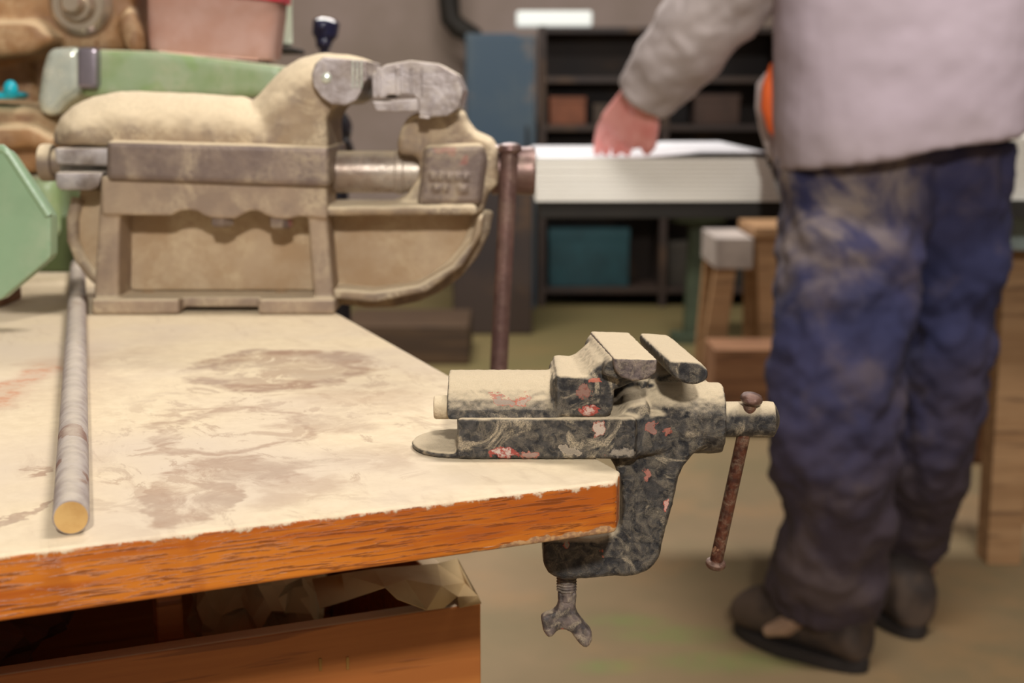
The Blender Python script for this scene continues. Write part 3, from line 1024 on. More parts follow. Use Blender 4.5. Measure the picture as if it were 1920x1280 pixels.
# screw bar, spindle head, handle
bm = bmesh.new()
q0, q1 = onY(590, 322, BY + 0.055), onY(795, 322, BY + 0.055)
lathe(bm, (q0.x, q0.y, q1.z), (q1.x, q1.y, q1.z), [(0, 0), (0, 0.0185), (0.072, 0.0185), (0.073, 0.0195), (0.079, 0.0195), (0.080, 0.018), (q1.x - q0.x, 0.018), (q1.x - q0.x, 0)], 48)
obj('main_screw', bm, M['screw_steel'], bv)
bm = bmesh.new()
q = onY(930, 318, BY + 0.05)
lathe(bm, (q.x - 0.004, q.y, q.z), (q.x + 0.02, q.y, q.z), [(0, 0), (0, 0.022), (0.010, 0.022), (0.013, 0.014), (0.024, 0.012), (0.024, 0)])
q2 = onY(946, 320, BY + 0.05)
q3 = onY(1006, 320, BY + 0.05)
lathe(bm, (q2.x - 0.002, q.y, q.z - 0.001), (q3.x, q.y, q.z - 0.001), [(0, 0), (0, 0.016), (0.004, 0.0205), (0.026, 0.0215), (0.029, 0.020), (0.030, 0)])
sh = obj('spindle_head', bm, M['bar_steel'], bv)
bm = bmesh.new()
b0, b1 = onY(956, 276, BY + 0.027), onY(932, 752, BY + 0.027)
cyl(bm, b0, b1, 0.0078, seg=32)
hb_ = obj('handle', bm, M['bar_steel'], bv)
hb_['label'] = 'long hanging round brown steel bar'
for c_, s_ in ((b0, 1), (b1, -1)):
    bm = bmesh.new()
    lathe(bm, c_ + Vector((0, 0, 0.004)), c_ - Vector((0, 0, 0.006)), [(0, 0), (0.0005, 0.006), (0.002, 0.0095), (0.006, 0.0108), (0.009, 0.0095), (0.010, 0)], 32)
    o = sub('knob', bm, M['bar_steel'], hb_)

# ---------------------------------------------------------------- machine at the left behind the vise
MY = 1.50
mc = thing('bench_machine', (onZ(60, 500, BZ).x, MY + 0.08, BZ), 'pale green and rust-tan machine with a horizontal arm behind the large vise', 'machine')
bm = bmesh.new()
lo, hi = onY(-180, 330, MY), onY(105, 330, MY)
box(bm, (lo.x, MY, BZ + 0.035), (hi.x, MY + 0.16, hi.z), 0.012, 3)
cast(obj('base_housing', bm, M['green'], mc), 0.004, 2)
bm = bmesh.new()
slab(bm, [(-60, 420), (170, 395), (182, 440), (178, 480), (-60, 500)], MY + 0.03, MY + 0.15, 0.01)
box(bm, (lo.x, MY + 0.01, BZ), (onY(176, 480, MY + 0.03).x, MY + 0.17, BZ + 0.06), 0.004)
obj('foot', bm, M['dark_green'], mc)
bm = bmesh.new()
slab(bm, [(-150, 190), (70, 200), (110, 250), (105, 300), (60, 330), (-150, 340)], MY + 0.005, MY + 0.15, 0.015, 3)
slab(bm, [(-120, 240), (55, 236), (100, 262), (100, 282), (50, 275), (-120, 292)], MY - 0.02, MY + 0.02, 0.004)
slab(bm, [(-150, -120), (40, -120), (110, -90), (245, -70), (250, 40), (255, 95), (180, 100), (60, 100), (-150, 140)], MY + 0.04, MY + 0.15, 0.014, 3)
slab(bm, [(-150, 40), (60, 38), (105, 75), (60, 98), (-150, 125)], MY + 0.0, MY + 0.06, 0.008, 3)
slab(bm, [(215, 40), (240, 10), (262, 60), (262, 100), (235, 96)], MY + 0.02, MY + 0.06, 0.006, 3)
slab(bm, [(-150, 90), (60, 90), (70, 210), (-150, 210)], MY + 0.09, MY + 0.15, 0.01)
o = cast(obj('housing', bm, M['tan_machine'], mc), 0.0035, 4, 0.5, 0.003, 0.02)
bm = bmesh.new()
slab(bm, [(180, 92), (300, 96), (520, 122), (530, 135), (530, 178), (440, 184), (150, 180), (150, 92)], MY + 0.01, MY + 0.14, 0.006, 3)
o = cast(obj('arm', bm, M['green'], mc), 0.003, 3)
bm = bmesh.new()
slab(bm, [(88, 90), (148, 86), (150, 178), (120, 195), (105, 218), (74, 216), (68, 190), (72, 160), (76, 130)], MY - 0.005, MY + 0.13, 0.016, 4)
cast(obj('arm_cap', bm, M['chrome'], mc), 0.0025, 5)
bm = bmesh.new()
slab(bm, [(143, 87), (182, 89), (182, 168), (143, 166)], MY - 0.004, MY + 0.145, 0.005)
obj('band', bm, simple('steel_band', (150, 140, 148), 0.25, 0.7), mc)
bm = bmesh.new()
q = onY(163, 12, MY + 0.06)
lathe(bm, q, q + Vector((0, -0.075, 0)), [(0, 0), (0, 0.034), (0.022, 0.034), (0.030, 0.031), (0.034, 0.026), (0.034, 0.020), (0.040, 0.018), (0.044, 0.016), (0.044, 0.012), (0.056, 0.011), (0.060, 0.008), (0.060, 0)])
kn = obj('hub_nut', bm, simple('dusty_bright_steel', (198, 180, 158), 0.28, 0.6), mc)
bm = bmesh.new()
slab(bm, [(-60, 172), (26, 172), (34, 178), (26, 186), (-60, 186)], MY - 0.01, MY + 0.03, 0.003)
q = onY(20, 168, MY - 0.008)
ball(bm, q, 0.0075, 20, (1, 1, 1.3))
obj('cyan_lever', bm, simple('cyan_plastic', (20, 180, 200), 0.3), mc)
# ledge that carries the bottle
bm = bmesh.new()
slab(bm, [(440, 88), (548, 88), (548, 98), (440, 98)], MY + 0.141, MY + 0.24, 0.002)
slab(bm, [(440, 88), (500, 88), (500, 150), (440, 150)], MY + 0.135, MY + 0.16, 0.002)
obj('rear_ledge', bm, M['dark_metal'], mc)

# grey-green cover at the far left
gc = thing('machine_cover', onZ(-30, 560, BZ), 'pale grey-green sheet metal cover at the far left edge of the bench', 'cover')
GY = 1.12
bm = bmesh.new()
slab(bm, [(-120, 282), (8, 282), (20, 294), (93, 402), (95, 410), (95, 482), (88, 490), (2, 562), (-120, 598)], GY, GY + 0.02, 0.003)
p_ = obj('cover_shell', bm, M['green_plain'], gc)
bm = bmesh.new()
tube(bm, [onY(x, y, GY + 0.001) for x, y in ((-100, 278), (6, 279), (18, 290), (92, 404))], 0.0035, 10)
o = sub('rolled_edge', bm, M['green_plain'], p_)
bm = bmesh.new()
A, B_ = onZ(-200, 598, BZ), onZ(-40, 598, BZ)
box(bm, (A.x, GY + 0.01, BZ), (B_.x, GY + 0.07, BZ + 0.04), 0.003)
obj('cover_foot', bm, M['green_plain'], gc)
bm = bmesh.new()
A, B_ = onZ(-60, 560, BZ), onZ(78, 545, BZ)
box(bm, (A.x + 0.04, GY + 0.13, BZ), (B_.x, GY + 0.19, BZ + 0.022), 0.002)
tag(obj('wood_block', bm, M['brown_wood']), 'small brown wood block on the bench behind the grey-green cover', 'wood block')

# plastic tub on the arm
q0 = onY(262, 112, MY + 0.03)
q1 = onY(515, 112, MY + 0.03)
zt_ = onY(388, 106, MY + 0.01).z + 0.001
t = NT('milky_pink_plastic')
t.b.inputs['Transmission Weight'].default_value = 0.35
t.b.inputs['IOR'].default_value = 1.3
t.b.inputs['Subsurface Weight'].default_value = 0.0
sp = t.sep()
M['tub'] = t.out(t.mix(t.ramp(t.noise(30), 0.3, 0.7), lin((226, 186, 172)), lin((214, 168, 150))), 0.22)
tub = thing('plastic_tub', ((q0.x + q1.x) / 2, MY + 0.08, zt_), 'translucent pinkish plastic tub with red lid standing on the green arm', 'tub')
bm = bmesh.new()
cx_, hw = (q0.x + q1.x) / 2, (q1.x - q0.x) / 2
rings = []
for s_, zz_ in ((0.86, 0.0), (0.93, 0.002), (0.95, 0.008), (0.99, 0.05), (1.0, 0.085)):
    rings.append(oval((cx_, MY + 0.075, zt_ + zz_), (hw * s_, 0, 0), (0, 0.047 * s_, 0), 48, 5))
loft(bm, rings)
obj('tub_body', bm, M['tub'], tub)
bm = bmesh.new()
rings = []
for s_, zz_ in ((0.90, 0.003), (0.93, 0.008), (0.935, 0.016)):
    rings.append(oval((cx_, MY + 0.075, zt_ + zz_), (hw * s_, 0, 0), (0, 0.047 * s_ * 0.96, 0), 48, 5))
bm.free()
bm = bmesh.new()
A, B_ = onY(372, 0, MY + 0.02), onY(530, 8, MY + 0.02)
loft(bm, [oval((cx_, MY + 0.075, zt_ + z_), (hw * s_, 0, 0), (0, 0.050 * s_, 0), 48, 5) for z_, s_ in ((0.0625, 1.0), (0.063, 1.04), (0.093, 1.05), (0.096, 1.02))])
o = obj('lid', bm, simple('red_lid_plastic', (214, 60, 80), 0.35), tub)
o['label'] = 'red lid'
tub.rotation_euler.y = 0.085

# bottle
bm = bmesh.new()
q = onY(524, 87, MY + 0.19)
lathe(bm, (q.x, q.y, q.z), (q.x, q.y, q.z + 0.15), [(0, 0), (0, 0.012), (0.003, 0.0155), (0.10, 0.016), (0.12, 0.010), (0.14, 0.007), (0.15, 0.007), (0.15, 0)])
bt = obj('plastic_bottle', bm, simple('pale_green_white_plastic', (222, 228, 206), 0.4, c2=(206, 216, 190)))
tag(bt, 'pale greenish white plastic bottle just right of the pink tub', 'bottle')

# black lever stand seen over and under the left jaw
LY = 1.95
st = thing('lever_stand', (onY(630, 250, LY).x, LY, 0), 'black lever knob with bluish glints on a stand behind the large vise', 'stand')
bm = bmesh.new()
q = onY(628, 250, LY)
cyl(bm, (q.x, LY, 0.0), (q.x, LY, 0.02), 0.14, ch=0.004)
cyl(bm, (q.x, LY, 0.02), (q.x, LY, q.z - 0.02), 0.017)
obj('post', bm, M['black'], st)
bm = bmesh.new()
ball(bm, onY(622, 240, LY), 0.028, 24)
cyl(bm, onY(625, 275, LY), onY(655, 262, LY), 0.017, ch=0.002)
obj('joint', bm, M['black'], st)
bm = bmesh.new()
cyl(bm, onY(622, 240, LY), onY(606, 80, LY), 0.006)
lathe(bm, onY(606, 92, LY), onY(612, 40, LY), [(0, 0), (0, 0.009), (0.012, 0.012), (0.018, 0.017), (0.036, 0.018), (0.040, 0.012), (0.040, 0)], 28)
ball(bm, onY(604, 50, LY - 0.012), 0.009)
ball(bm, onY(607, 80, LY - 0.010), 0.008)
obj('lever', bm, simple('glossy_blue_black', (34, 34, 60), 0.12), st)

# ---------------------------------------------------------------- white boards on a table
TY = 2.50
ztab = onY(1200, 378, TY).z
ztop = onY(1200, 297, TY).z
tab = thing('work_table', (onY(1700, 378, TY).x, TY + 0.35, 0), 'long dark table on timber legs under the white boards behind the worker', 'table')
xl, xr = onY(1000, 378, TY).x, onY(2250, 378, TY).x
bm = bmesh.new()
box(bm, (xl + 0.01, TY + 0.01, ztab - 0.03), (xr, TY + 0.66, ztab), 0.002)
obj('tabletop', bm, M['dark_metal'], tab)
for lx, ly, w_ in ((1905, TY + 0.28, 0.035), (1600, TY + 0.2, 0.03), (1700, TY + 0.6, 0.03), (2200, TY + 0.1, 0.035)):
    bm = bmesh.new()
    x_ = onY(lx, 500, ly).x
    box(bm, (x_ - w_, ly - w_, 0), (x_ + w_, ly + w_, ztab - 0.03), 0.003)
    obj('leg', bm, M['plain_wood'], tab)
M['board'] = simple('white_laminate', (246, 242, 232), 0.5, scale=4, c2=(241, 236, 224), bump=0.05)
M['sheet'] = simple('bright_white_sheet', (244, 244, 248), 0.4, scale=4, c2=(238, 238, 244), bump=0.03)
nb = 10
th = (ztop - ztab) / nb
xa = onY(1003, 330, TY).x
for i in range(nb):
    bm = bmesh.new()
    xb_ = onY(1463 - i * 2.6 - (3 if i > 7 else 0), 340, TY).x
    box(bm, (xa + random.uniform(0, .003), TY + random.uniform(-.0008, .0008), ztab + 0.0002 + i * th), (xb_, TY + 0.60, ztab + (i + 1) * th - 0.0001), 0.0003, 1)
    where = 'lowest' if i == 0 else ('topmost thick one' if i == nb - 1 else None)
    ordn = ['lowest', 'second from the bottom', 'third from the bottom', 'fourth from the bottom', 'fifth from the bottom', 'fifth below the thin sheet', 'fourth below the thin sheet', 'third below the thin sheet', 'second below the thin sheet', 'directly below the thin sheet'][i]
    tag(obj('white_board', bm, M['board'], auto=60), 'white board left of the worker, ' + ordn + ' in the stack', 'board', 'stacked white boards under the hand')
# thin sheet, curling a little
bm = bmesh.new()
rows = []
NX = 40
for i in range(NX + 1):
    s_ = i / NX
    x_ = xa + 0.002 + (onY(1440, 280, TY).x - xa) * s_
    z_ = ztop + 0.0006 + 0.009 * max(0, (s_ - 0.40) / 0.3 if s_ < 0.7 else 1) ** 1.5
    rows.append([bm.verts.new((x_, TY + 0.003 + 0.59 * j / 6, z_ * 1.0)) for j in range(7)])
for i in range(NX):
    for j in range(6):
        bm.faces.new((rows[i][j], rows[i + 1][j], rows[i + 1][j + 1], rows[i][j + 1]))
o = obj('white_sheet', bm, M['sheet'], auto=60)
sm = o.modifiers.new('thick', 'SOLIDIFY')
sm.thickness = 0.0012
sm.offset = 1
tag(o, 'thin bright white sheet curling on top of the white boards beneath the hand', 'sheet')
# right-hand stack seen past the hip
for i in range(8):
    bm = bmesh.new()
    th2 = 0.0135
    x0_ = onY(1800, 340, TY).x
    box(bm, (x0_, TY + 0.03, ztab + 0.0002 + i * th2), (onY(2180, 340, TY).x, TY + 0.62, ztab + (i + 1) * th2 - 0.0002), 0.0006, 1)
    ordn = ['lowest', 'second from the bottom', 'third from the bottom', 'fourth from the bottom', 'fourth from the top', 'third from the top', 'second from the top', 'topmost'][i]
    tag(obj('white_board', bm, M['board'], auto=60), 'white board right of the worker at the frame edge, ' + ordn, 'board', 'white boards right of the worker')

# grey-blue block, plank and crate at the right
bm = bmesh.new()
GY2 = 2.66
box(bm, (onY(1878, 400, GY2).x, GY2, onY(1900, 470, GY2).z), (onY(1990, 400, GY2).x, GY2 + 0.07, ztab - 0.031), 0.004)
o = obj('bracket', bm, simple('grey_blue_painted_steel', (150, 164, 160), 0.6), tab)
o['label'] = 'grey-blue bracket under the tabletop'
f_ = onZ(1868, 880, 0)
bm = bmesh.new()
box(bm, (onY(1815, 800, 3.55).x, 3.55, 0.0), (onY(1915, 800, 3.55).x + 0.2, 3.9, onY(1870, 712, 3.55).z), 0.004)
tag(obj('wooden_box', bm, M['brown_wood']), 'brown wooden box on the floor right of the worker', 'box')
bm = bmesh.new()
q0, q1 = onY(1872, 400, 3.2), onZ(1935, 1000, 0.0)
prism(bm, [Vector((onY(1866, 440, 3.0).x, 3.0, ztab - 0.035)), Vector((onY(1915, 440, 3.0).x, 3.0, ztab - 0.035)), Vector((onY(1990, 900, 3.0).x, 3.0, 0)), Vector((onY(1935, 900, 3.0).x, 3.0, 0))], (0, 0.04, 0), 0.002)
tag(obj('wooden_plank', bm, M['plain_wood']), 'slanting raw timber plank leaning up to the table at the right edge', 'plank')

# ---------------------------------------------------------------- things farther back
# timber stool in the middle distance
SY = 4.1
sx0, sx1 = onY(1335, 460, SY).x, onY(1462, 460, SY).x
stz = onY(1400, 446, SY).z
stool = thing('timber_stand', ((sx0 + sx1) / 2, SY + 0.15, 0), 'rough timber stand with a pale top behind the worker, left of his legs', 'stand')
bm = bmesh.new()
box(bm, (sx0 + 0.01, SY, stz - 0.09), (sx0 + 0.12, SY + 0.3, stz), 0.004)
o = obj('top_block', bm, simple('grey_white_block', (176, 164, 156), 0.8), stool)
for xa_, xb_, ya_ in ((sx0 + 0.045, sx0 - 0.005, SY + 0.02), (sx0 + 0.16, sx0 + 0.2, SY + 0.02), (sx0 + 0.045, sx0 + 0.02, SY + 0.26), (sx0 + 0.17, sx0 + 0.18, SY + 0.26)):
    bm = bmesh.new()
    prism(bm, [Vector((xa_ - 0.03, ya_, stz - (0.09 if xa_ < sx0 + .1 else 0.0))), Vector((xa_ + 0.03, ya_, stz - (0.09 if xa_ < sx0 + .1 else 0.0))), Vector((xb_ + 0.035, ya_, 0)), Vector((xb_ - 0.035, ya_, 0))], (0, 0.035, 0), 0.003)
    obj('leg', bm, M['plain_wood'], stool)
bm = bmesh.new()
box(bm, (sx0 + 0.122, SY - 0.0, stz + 0.0005), (sx1 + 0.06, SY + 0.3, stz + 0.03), 0.003)
obj('top_board', bm, M['plain_wood'], stool)
bm = bmesh.new()
lo_ = onZ(1335, 770, 0)
box(bm, (onY(1330, 700, 3.95).x, 3.86, 0), (onY(1470, 700, 3.95).x, 4.05, onY(1400, 655, 3.86).z), 0.004)
tag(obj('wooden_box', bm, M['brown_wood']), 'brown wooden box on the floor in front of the timber stand', 'box')

WY = 6.3


def cab(name, x0, x1, y0, Yc, dep, mat, label, cat, doors=1, handle=True):
    a_, b2 = onY(x0, y0, Yc), onY(x1, y0, Yc)
    th_ = thing(name, ((a_.x + b2.x) / 2, Yc + dep / 2, 0), label, cat)
    bm_ = bmesh.new()
    box(bm_, (a_.x, Yc + 0.02, 0), (b2.x, Yc + dep, a_.z), 0.006)
    obj('carcass', bm_, mat, th_)
    w_ = (b2.x - a_.x) / doors
    for k_ in range(doors):
        bm_ = bmesh.new()
        box(bm_, (a_.x + k_ * w_ + 0.008, Yc, 0.06), (a_.x + (k_ + 1) * w_ - 0.008, Yc + 0.0195, a_.z - 0.015), 0.004)
        dd_ = obj('door', bm_, mat, th_)
        bm_ = bmesh.new()
        hx_ = a_.x + (k_ + 1) * w_ - 0.04
        tube(bm_, [(hx_, Yc - 0.001, a_.z * .55), (hx_, Yc - 0.03, a_.z * .56), (hx_, Yc - 0.03, a_.z * .66), (hx_, Yc - 0.001, a_.z * .67)], 0.006, 8)
        sub('handle', bm_, M['dark_metal'], dd_)
    return th_


def patchy(name, c1, c2, c3):
    t_ = NT(name)
    c_ = t_.mix(t_.ramp(t_.noise(3.5, 4, vec=t_.co(scale=(1, 1, .6))), 0.4, 0.62), lin(c1), lin(c2))
    c_ = t_.mix(t_.ramp(t_.noise(5, 4, vec=t_.co(loc=(3, 3, 3))), 0.56, 0.68), c_, lin(c3))
    return t_.out(c_, 0.6)


M['blue'] = patchy('worn_blue_paint', (70, 84, 92), (54, 74, 90), (100, 94, 90))
M['teal'] = patchy('dark_teal_paint', (36, 62, 62), (30, 50, 50), (58, 52, 38))
M['shelf_dark'] = patchy('near_black_wood', (58, 44, 36), (44, 34, 32), (74, 54, 38))
cab('metal_cabinet', 872, 1006, 62, 6.2, 0.45, M['blue'], 'worn blue metal cabinet against the back wall beyond the vise spindle', 'cabinet')
# dark open shelving
rk = thing('shelving', (onY(1230, 300, 6.3).x, 6.5, 0), 'dark brown open shelving behind the worker\'s arm', 'shelves')
xa_, xb_ = onY(1010, 300, 6.3).x, onY(1470, 300, 6.3).x
zt2 = onY(1200, 48, 6.3).z
bm = bmesh.new()
box(bm, (xa_, 6.62, 0), (xb_, 6.64, zt2), 0.002)
obj('back_panel', bm, M['shelf_dark'], rk)
for x_ in (xa_, (xa_ + xb_) / 2, xb_ - 0.03):
    bm = bmesh.new()
    box(bm, (x_, 6.3, 0), (x_ + 0.03, 6.62, zt2), 0.002)
    obj('upright', bm, M['shelf_dark'], rk)
zs = [0.06, 0.42, 0.78, onY(1100, 155, 6.3).z, zt2 - 0.03]
for z_ in zs:
    for (p0_, p1_) in ((xa_ + 0.031, (xa_ + xb_) / 2 - 0.001), ((xa_ + xb_) / 2 + 0.031, xb_ - 0.031)):
        bm = bmesh.new()
        box(bm, (p0_, 6.31, z_), (p1_, 6.619, z_ + 0.025), 0.002)
        obj('shelf', bm, M['shelf_dark'], rk)
items = [(1030, 0.78, .16, .12, (122, 70, 44), 'rust-brown tin box on the middle shelf at left'), (1112, 0.78, .12, .09, (70, 56, 44), 'small dark brown box on the middle shelf beside the tin box'),
         (1020, 0.42, .30, .24, (24, 62, 68), 'teal box low on the shelving under the white boards'), (1160, 0.42, .20, .16, (84, 58, 32), 'brown box low on the shelving right of the teal box'),
         (1030, 0.06, .36, .26, (22, 62, 68), 'dark teal case on the bottom shelf'), (1206, 0.06, .12, .2, (52, 46, 38), 'grey-brown can on the bottom shelf'),
         (1345, 0.06, .22, .25, (40, 34, 26), 'blackish crate on the bottom shelf at right'), (1300, 0.78, .2, .13, (64, 44, 34), 'dull brown box on the middle shelf at right')]
for (px_, z_, w_, h_, c_, lab) in items:
    bm = bmesh.new()
    x_ = onY(px_, 300, 6.35).x
    x_ = max(x_, xa_ + 0.04)
    if x_ < (xa_ + xb_) / 2 < x_ + w_:
        x_ = (xa_ + xb_) / 2 + 0.035
    box(bm, (x_, 6.35, z_ + 0.0252), (x_ + w_, 6.55, z_ + 0.025 + h_), 0.006)
    box(bm, (x_ - 0.002, 6.348, z_ + 0.025 + h_ * .8), (x_ + w_ + 0.002, 6.552, z_ + 0.027 + h_), 0.003)
    tag(obj('storage_box', bm, simple('box_paint', c_, 0.7)), lab, 'box')
# white strip light standing on the cabinet line
bm = bmesh.new()
A, B_ = onY(972, 50, 6.0), onY(1108, 50, 6.0)
q = onY(1040, 38, 6.4)
t = NT('white_tube_glow')
t.b.inputs['Emission Color'].default_value = lin((235, 240, 235))
t.b.inputs['Emission Strength'].default_value = 0.35
M['glow'] = t.out(lin((225, 228, 222)), 0.5)
x0_, x1_ = onY(968, 40, 6.45).x, onY(1110, 40, 6.45).x
box(bm, (x0_, 6.42, zt2 + 0.0005), (x1_, 6.50, zt2 + 0.07), 0.012, 3)
tag(obj('strip_lamp', bm, M['glow']), 'short white strip lamp glowing on top of the dark shelving', 'lamp')
# stove pipe
bm = bmesh.new()
tube(bm, [onY(x, y, 6.9) for x, y in ((840, -300), (842, 5), (845, 35), (860, 52), (885, 66), (900, 110))] + [Vector((onY(905, 150, 6.9).x, 7.19, onY(905, 150, 6.9).z))], 0.05, 20)
tag(obj('stove_pipe', bm, M['dark_metal']), 'dark bent stove pipe on the grey back wall above the vise jaws', 'pipe')
# low pallet, and a dark block added to darken the cabinet's lower part
bm = bmesh.new()
box(bm, (onY(640, 600, 4.9).x, 4.9, 0.0), (onY(880, 600, 4.9).x, 5.3, onY(700, 610, 4.9).z), 0.01)
tag(obj('wooden_pallet', bm, M['dark_wood']), 'low dark wooden slab on the floor beyond the bench edge', 'slab')
bm = bmesh.new()
box(bm, (onY(850, 500, 5.6).x, 5.55, 0.0), (onY(998, 500, 5.6).x, 6.1, onY(900, 330, 5.6).z), 0.01)
tag(obj('dark_block', bm, M['shelf_dark']), 'dark block added in front of the blue cabinet to keep its lower part dark', 'block')
# green pedestal of a far machine
ped = thing('machine_pedestal', (onY(1310, 545, 5.4).x, 5.4, 0), 'dull green tapering pedestal in the shadow under the white boards', 'pedestal')
bm = bmesh.new()
A = onY(1310, 384, 5.4)
loft(bm, [oval((A.x, 5.4, z_), (w_, 0, 0), (0, w_ * .8, 0), 28, 4) for z_, w_ in ((0, .10), (0.03, .10), (0.035, .05), (.45, .035), (A.z - .06, .10), (A.z, .11))])
obj('column', bm, simple('dull_green_iron', (66, 76, 56), 0.6), ped)
bm = bmesh.new()
box(bm, (A.x - 0.16, 5.25, A.z), (A.x + 0.16, 5.55, A.z + 0.04), 0.006)
obj('head_plate', bm, M['dark_metal'], ped)

# ---------------------------------------------------------------- the worker
px = thing('person', onZ(1600, 1230, 0), 'person seen from behind in grey jacket and dusty navy trousers, hand on boards', 'person')
px.location.z = 0
M['skin'] = simple('reddish_skin', (246, 172, 164), 0.5, scale=25, c2=(234, 146, 138), bump=0.1)
t = NT('dusty_navy_cloth')
n_ = t.noise(7, 6, 0.65, dist=1.0)
sp = t.sep()
hip = t.ramp(t.math('ADD', sp[2], t.math('MULTIPLY', n_, 0.3)), 0.72, 0.98)
left = t.ramp(t.math('SUBTRACT', sp[0], t.math('MULTIPLY', t.math('SUBTRACT', sp[2], 0.6), 0.35)), 0.62, 0.46)
dust_m = t.math('MULTIPLY', t.math('MULTIPLY', hip, left), t.ramp(n_, 0.36, 0.58))
low = t.math('MULTIPLY', t.ramp(t.math('ADD', sp[2], t.math('MULTIPLY', t.math('SUBTRACT', n_, 0.5), 0.4)), 0.62, 0.2), 0.9)
cN = t.mix(t.ramp(t.noise(4, 4), 0.35, 0.65), lin((56, 54, 86)), lin((38, 40, 74)))
cN = t.mix(low, cN, lin((60, 47, 50)))
cN = t.mix(t.math('MULTIPLY', t.ramp(t.noise(9, 5, vec=t.co(loc=(2, 2, 2))), 0.52, 0.7), 0.35), cN, lin((104, 88, 80)))
cN = t.mix(t.math('MULTIPLY', dust_m, 0.85), cN, lin((156, 140, 128)))
t.bump(t.noise(60, 4), 0.3, 0.003)
M['trousers'] = t.out(cN, 0.9)
t = NT('grey_mauve_cloth')
cJ = t.mix(t.ramp(t.noise(3, 4), 0.35, 0.65), lin((180, 164, 174)), lin((166, 151, 158)))
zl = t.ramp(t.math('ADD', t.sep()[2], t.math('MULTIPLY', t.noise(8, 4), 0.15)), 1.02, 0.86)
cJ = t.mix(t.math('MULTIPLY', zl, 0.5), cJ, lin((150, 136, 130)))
t.bump(t.noise(70, 4), 0.25, 0.002)
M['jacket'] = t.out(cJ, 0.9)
M['sleeve'] = simple('dusty_grey_sleeve_cloth', (198, 186, 184), 0.9, scale=8, c2=(178, 166, 163))
M['shoe'] = simple('dusty_dark_leather', (78, 62, 50), 0.8, scale=14, c2=(48, 38, 34))
M['sole'] = simple('dark_rubber', (40, 32, 28), 0.8)
M['hair'] = simple('short_brown_hair', (70, 52, 40), 0.8, scale=80)

HX = onY(1688, 270, 2.27).x
# joints
Lhip, Rhip = onY(1600, 350, 2.27), onY(1778, 335, 2.31)
Lkn, Rkn = onY(1562, 830, 2.20), onY(1768, 790, 2.30)
Lan, Ran = onY(1560, 1165, 2.27), onY(1700, 1090, 2.46)
head_c = Vector((HX - 0.02, 2.40, 1.60))
neck = Vector((HX - 0.01, 2.34, 1.44))
Lsh, Rsh = Vector((HX - 0.19, 2.30, 1.37)), Vector((HX + 0.19, 2.34, 1.37))
Lel = onY(1392, -60, 2.34)
Lwr = onY(1206, 188, 2.475)
Rel = Vector((HX + 0.27, 2.36, 1.10))
Rwr = Vector((HX + 0.24, 2.60, ztab + 0.14))
bm = bmesh.new()
caps(bm, [(Vector((HX, 2.29, 0.93)), 0.10), (Vector((HX, 2.28, 1.08)), 0.11), (Vector((HX, 2.30, 1.25)), 0.12), (Vector((HX, 2.32, 1.36)), 0.085), (neck, 0.058), (head_c - Vector((0, 0.02, 0.03)), 0.06)])
caps(bm, [(Lhip, 0.075), (Lkn, 0.05), (Lan + Vector((0, 0, .02)), 0.034)])
caps(bm, [(Rhip, 0.07), (Rkn, 0.04), (Ran + Vector((0, 0, .02)), 0.030)])
caps(bm, [(Vector((HX, 2.31, 1.34)), 0.07), (Lsh, 0.055), (Lel, 0.042), (Lwr, 0.029)])
caps(bm, [(Vector((HX, 2.31, 1.34)), 0.07), (Rsh, 0.055), (Rel, 0.042), (Rwr, 0.029)])
for a_, d_ in ((Lan, Vector((-0.07, 0.03, 0))), (Ran, Vector((-0.03, 0.07, 0)))):
    caps(bm, [(Vector((a_.x, a_.y, 0.1)), 0.03), (Vector((a_.x, a_.y, 0.055)), 0.026), (Vector((a_.x, a_.y, 0.045)) + d_ * 0.9, 0.022)])
# head facing the boards: skull, jaw, nose, brow, ears, lips
fd = Vector((-0.25, 0.95, -0.18)).normalized()
sd = fd.cross(Vector((0, 0, 1))).normalized()
ud = sd.cross(fd)
ball(bm, head_c, 0.1, 28, (0.78, 0.95, 1.1))
ball(bm, head_c + fd * 0.035 - ud * 0.065, 0.055, 20, (0.95, 1, 0.9))
caps(bm, [(head_c + fd * 0.095 + ud * 0.012, 0.009), (head_c + fd * 0.118 - ud * 0.022, 0.013)])
caps(bm, [(head_c + fd * 0.090 + ud * 0.024 - sd * 0.035, 0.010), (head_c + fd * 0.092 + ud * 0.024 + sd * 0.035, 0.010)])
caps(bm, [(head_c + fd * 0.092 - ud * 0.052 - sd * 0.018, 0.007), (head_c + fd * 0.092 - ud * 0.052 + sd * 0.018, 0.007)])
for s_ in (-1, 1):
    ball(bm, head_c + sd * s_ * 0.080 - ud * 0.008, 0.026, 16, (0.4, 0.7, 1.15))
    ball(bm, head_c + sd * s_ * 0.031 + fd * 0.083 + ud * 0.004, 0.013, 16)


